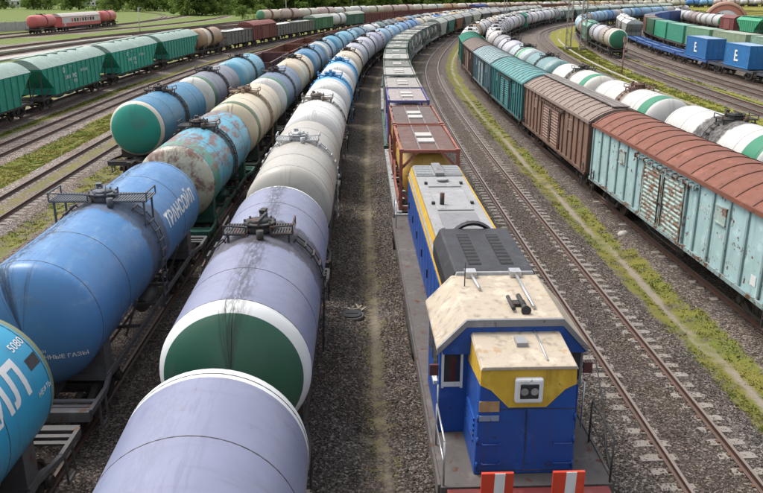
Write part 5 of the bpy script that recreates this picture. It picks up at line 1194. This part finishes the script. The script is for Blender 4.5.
# ------------------------------------------------------------------ buildings along the back
def house(name, label, x, y, w, d, H, roofh, wall, roof, rz=0, wins=4, floors=1, flat=False):
    root = thing(name, label, 'building', (x, y, -.3), rz); wm = paint(wall, .03, .8); rm = paint(roof, .05, .8)
    link('wall', MB().box(-w/2, w/2, -d/2, d/2, 0, H).mesh('wall', wm), root)
    b = MB()
    if flat: b.box(-w/2-.2, w/2+.2, -d/2-.2, d/2+.2, H, H+.4)
    else: b.prism([(d/2+.4, H-.1), (0, H+roofh), (-d/2-.4, H-.1)], -w/2-.4, w/2+.4)
    link('roof', b.mesh('roof', rm), root)
    for f in range(floors):
        for i in range(wins):
            xx = -w/2 + w*(i+.5)/wins; zz = H/floors*f + H/floors*.35; hh = H/floors*.4
            wn = link('window', cached(('hw', hh), lambda: MB().box(-.6, .6, -.05, .03, 0, hh).mesh('window', M_GLASS)), root, (xx, -d/2-.01, zz)); link('window_frame', cached(('hwf', hh), lambda: MB().box(-.7, .7, -.08, .0, -.1, 0).box(-.7, .7, -.08, 0, hh, hh+.1).box(-.7, -.6, -.079, 0, 0, hh).box(.6, .7, -.079, 0, 0, hh).mesh('window_frame', M_WHITE)), wn)
    return root
house('house', 'white house with pinkish red roof at the top left', -200, 545, 24, 12, 6, 6, (.62, .60, .57), (.38, .20, .18), 0, 8, 2)
house('house', 'long white building in the top left corner', -262, 560, 55, 14, 8, 3, (.62, .62, .60), (.5, .5, .49), 0, 12, 2)
house('house', 'low white building left of the pink roofed house', -232, 520, 18, 9, 4, 2, (.58, .57, .55), (.3, .3, .3), 0, 5, 1)
house('brick_building', 'red brown brick building among trees at the top', -92, 430, 17, 12, 11, 4, (.24, .13, .10), (.20, .11, .09), 0, 5, 3)
house('house', 'white gabled house behind the trees at top middle', 2, 510, 18, 12, 9, 5, (.62, .62, .60), (.30, .14, .12), 0, 4, 2)
house('house', 'small white house with red roof right of middle', 36, 525, 26, 12, 6, 4, (.62, .60, .58), (.36, .16, .13), 0, 5, 1)
house('warehouse', 'long white warehouse along the horizon', 122, 610, 70, 20, 10, 2, (.66, .66, .65), (.5, .5, .5), 0, 16, 1)
house('warehouse', 'grey flat roofed shed at the top right corner', 148, 262, 34, 22, 10, 0, (.36, .38, .42), (.3, .31, .33), R(-6), 2, 1, True)
house('shed', 'low brown shed before the grey building', 124, 222, 9, 7, 2.6, .8, (.30, .25, .2), (.2, .15, .12), .2, 2, 1)
link('door_opening', MB().box(-3, 3, -.06, .02, 0, 6).mesh('door_opening', M_DARK), bpy.data.objects['warehouse.001'], (-2, -11.02, 0))
# arched hangar with painted front
root = thing('arched_hangar', 'round arched hangar with red and white rings on its front', 'hangar', (108, 252, -.3), R(-22)); root.scale = (.78, .9, .78)
def half_disc(r0, r1, d, name, m, y):
    b = MB(); n = 24; rows = [[(r0*math.cos(math.pi*i/n), y, r0*math.sin(math.pi*i/n)) for i in range(n+1)], [(r1*math.cos(math.pi*i/n), y, r1*math.sin(math.pi*i/n)) for i in range(n+1)], [(r1*math.cos(math.pi*i/n), y+d, r1*math.sin(math.pi*i/n)) for i in range(n+1)]]
    b.grid(rows); link(name, b.mesh(name, m), root)
half_disc(7.6, 8.6, 20, 'roof_shell', paint((.42, .25, .18), .1, .6), 0); half_disc(5.6, 7.61, .3, 'orange_ring', paint((.45, .18, .12), .05, .6), .15); half_disc(3.6, 5.61, .3, 'white_ring', paint((.58, .56, .54), .05, .6), .2); half_disc(.05, 3.61, .3, 'blue_panel', paint((.03, .06, .15), .02, .6), .25)
# platform and cable trough strips at the left
def strip(name, tr, off, wd, z, y0, y1, m, hgt):
    C = tr.offset(off).C; k = [i for i in range(0, len(C), 3) if y0 < C[i][1] < y1]; L_ = tr.offset(off-wd/2).C; R_ = tr.offset(off+wd/2).C; b = MB()
    b.grid([[(*L_[i], z-hgt), (*L_[i], z), (*R_[i], z), (*R_[i], z-hgt)] for i in k], 0, False); o = link(name, b.mesh(name, m)); o['kind'] = 'structure'; return o
pale = plain('pale_concrete', (.36, .34, .31), .9, 0, .15, 1.5)
strip('path', T['S2'], 4.2, 2.4, -.1, 70, 300, pale, .3); strip('path', T['S1'], 3.6, .9, -.12, 70, 300, pale, .25); strip('path', T['K'], 3.4, .22, -.29, 80, 175, pale, .1)
# concrete fence and parked truck at the left edge
fr = thing('concrete_fence', 'pale grey concrete panel fence left of the red train', 'fence', (-104, 196, -.3), R(62))
for i in range(9): link('fence_panel', cached('fpan', lambda: MB().box(-1.45, 1.45, -.08, .08, 0, 2.3).mesh('fence_panel', plain('pale_fence_concrete', (.40, .40, .39), .9))), fr, (i*3.0, 0, 0))
for i in range(10): link('fence_post', cached('fpost', lambda: MB().box(-.12, .12, -.14, .14, 0, 2.5).mesh('fence_post', plain('pale_fence_concrete', (.40, .40, .39), .9))), fr, (i*3.0-1.5, 0, 0))
tr_ = thing('truck', 'dark green truck parked at the left edge behind the hoppers', 'truck', (-98, 186, -.32), R(8)); dkg = paint((.03, .04, .028), .1, .5)
link('cab', MB().hexa([(1.6,-1.1,.8),(3.6,-1.1,.8),(3.6,1.1,.8),(1.6,1.1,.8),(1.7,-1.0,2.6),(3.1,-1.0,2.6),(3.1,1.0,2.6),(1.7,1.0,2.6)]).mesh('cab', dkg), tr_); link('cargo_bed', MB().box(-3.6, 1.5, -1.2, 1.2, 1.0, 2.5).mesh('cargo_bed', dkg), tr_)
for x in (-2.6, -1.4, 2.7):
    for s in (-1, 1): link('wheel', cached('trw', lambda: MB().cyl((0,-.15,0), (0,.15,0), .5, 16).cyl((0,-.17,0), (0,.17,0), .22, 10).mesh('wheel', M_DARK)), tr_, (x, s*1.0, .5))
# ------------------------------------------------------------------ trees
s_ = NT('leaf'); t_ = s_.attr('tone', 'GEOMETRY', 'Fac'); rr_ = s_.rand()
M_LEAF = leafy(s_, s_.mix(rr_, s_.ramp(t_, [(0, (.08, .13, .028)), (.6, (.15, .235, .05)), (1, (.22, .30, .07))]), s_.ramp(t_, [(0, (.09, .13, .035)), (.6, (.18, .25, .06)), (1, (.25, .32, .09))])), .45)
M_BARK = plain('bark', (.07, .055, .042), .9, 0, .3, 4)
def crown_mesh(seed, H, Wd, n=4400):
    g = np.random.default_rng(seed); nl = 40
    ctr = np.c_[g.normal(0, Wd*.26, nl), g.normal(0, Wd*.26, nl), H*(.08+.84*g.random(nl)**.8)]; f = 1 - np.clip((ctr[:, 2]/H-.45)/.6, 0, .8); ctr[:, :2] *= f[:, None]
    rad = Wd*.17*(.6+.8*g.random(nl)); k = g.integers(0, nl, n); d = g.normal(0, 1, (n, 3)); d /= np.linalg.norm(d, axis=1)[:, None]
    p = ctr[k] + d*(rad[k]*(.55+.5*g.random(n)))[:, None]*np.array([1, 1, .8]); sz = g.uniform(.16, .36, n)*H/10
    a = g.normal(0, 1, (n, 3)); a /= np.linalg.norm(a, axis=1)[:, None]; b_ = np.cross(a, g.normal(0, 1, (n, 3))); b_ /= np.linalg.norm(b_, axis=1)[:, None]
    V = np.stack([p-a*sz[:, None], p+b_*sz[:, None]*.7, p+a*sz[:, None], p-b_*sz[:, None]*.7], 1).reshape(-1, 3)
    me = npmesh('crown', V, np.arange(n*4).reshape(-1, 4), M_LEAF, False, 4); tone = np.repeat(g.random(n)*.5 + .5*g.random(nl)[k], 4).astype(np.float32)
    at = me.attributes.new('tone', 'FLOAT', 'POINT'); at.data.foreach_set('value', tone); return me
def trunk_mesh(seed, H):
    g = random.Random(seed); b = MB(); b.cyl((0,0,0), (0,0,H*.35), .28, 8, r2=.2).cyl((0,0,H*.35), (.1,.1,H*.7), .2, 7, r2=.08)
    for i in range(6): a = g.uniform(0, 6.28); z = H*g.uniform(.25, .6); b.cyl((0,0,z), (math.cos(a)*H*.2, math.sin(a)*H*.2, z+H*.18), .1, 5, r2=.03)
    return b.mesh('trunk', M_BARK)
TREE = [(crown_mesh(s, H, Wd), trunk_mesh(s, H), H) for s, H, Wd in ((1, 11, 9), (2, 13, 9), (3, 9, 9), (4, 15, 8))]
def tree(x, y, sc, k, label, group): 
    r_ = thing('tree', label, 'tree', (x, y, -.4), random.uniform(0, 6), group); r_.scale = (sc*random.uniform(.9, 1.2), sc*random.uniform(.9, 1.2), sc)
    link('trunk', TREE[k][1], r_); link('crown', TREE[k][0], r_)
tl = lambda s: ('leafy tree in the belt %s' % s, 'trees %s' % s)
bands = [('left of the brick building', -150, -98, 395, 450, 14), ('between the brick building and the long tank train', -84, -36, 330, 420, 24), ('behind the long tank train', -34, 30, 385, 500, 40), ('behind the middle of the long train', 30, 120, 470, 590, 34), ('left of the pink roofed house', -300, -160, 430, 480, 22), ('along the right horizon', 100, 320, 520, 640, 40)]
for s, x0, x1, y0, y1, n in bands:
    for i in range(n):
        x = x0 + (x1-x0)*(i+random.random())/n; fr = (x-x0)/(x1-x0); y = y0 + (y1-y0)*(fr if x0 > -90 and x0 < 60 else random.random()) + random.uniform(-4, 14)
        tree(x, y, random.uniform(.75, 1.35), random.randrange(4), *tl(s))
for x, y, sc, lb in ((-74, 338, .62, 'round bush left of the lamp post at the track fan'), (-66, 345, .5, 'small bush below the brick building'), (-52, 300, .55, 'bush beside the tall pale lamp post'), (-44, 292, .6, 'bush just left of the long tank train'), (-112, 195, .45, 'dark bush at the left edge by the red train'), (96, 290, .45, 'low bush left of the arched hangar'), (104, 300, .4, 'bush behind the far right tank cars'), (88, 282, .35, 'small scrub bush beside the far right tanks')):
    tree(x, y, sc, 2, lb, None)
# a far-off wood on the rising ground behind everything
n = 30000; g = np.random.default_rng(9); x = g.uniform(-900, 900, n); y = g.uniform(640, 760, n); hh = 13+5*np.sin(x*.013)+3*np.sin(x*.05); z = g.random(n)**.7*hh
a = g.normal(0, 1, (n, 3)); a /= np.linalg.norm(a, axis=1)[:, None]; b_ = np.cross(a, g.normal(0, 1, (n, 3))); b_ /= np.linalg.norm(b_, axis=1)[:, None]; p = np.c_[x, y, z]; sz = g.uniform(1.2, 2.6, n)[:, None]
me = npmesh('far_wood', np.stack([p-a*sz, p+b_*sz, p+a*sz, p-b_*sz], 1).reshape(-1, 3), np.arange(n*4).reshape(-1, 4), M_LEAF, False, 4); at = me.attributes.new('tone', 'FLOAT', 'POINT'); at.data.foreach_set('value', np.repeat(g.random(n), 4).astype(np.float32))
o = struct('far_wood', me, 'stuff'); o['label'] = 'dark green wood on the horizon'; o['category'] = 'wood'
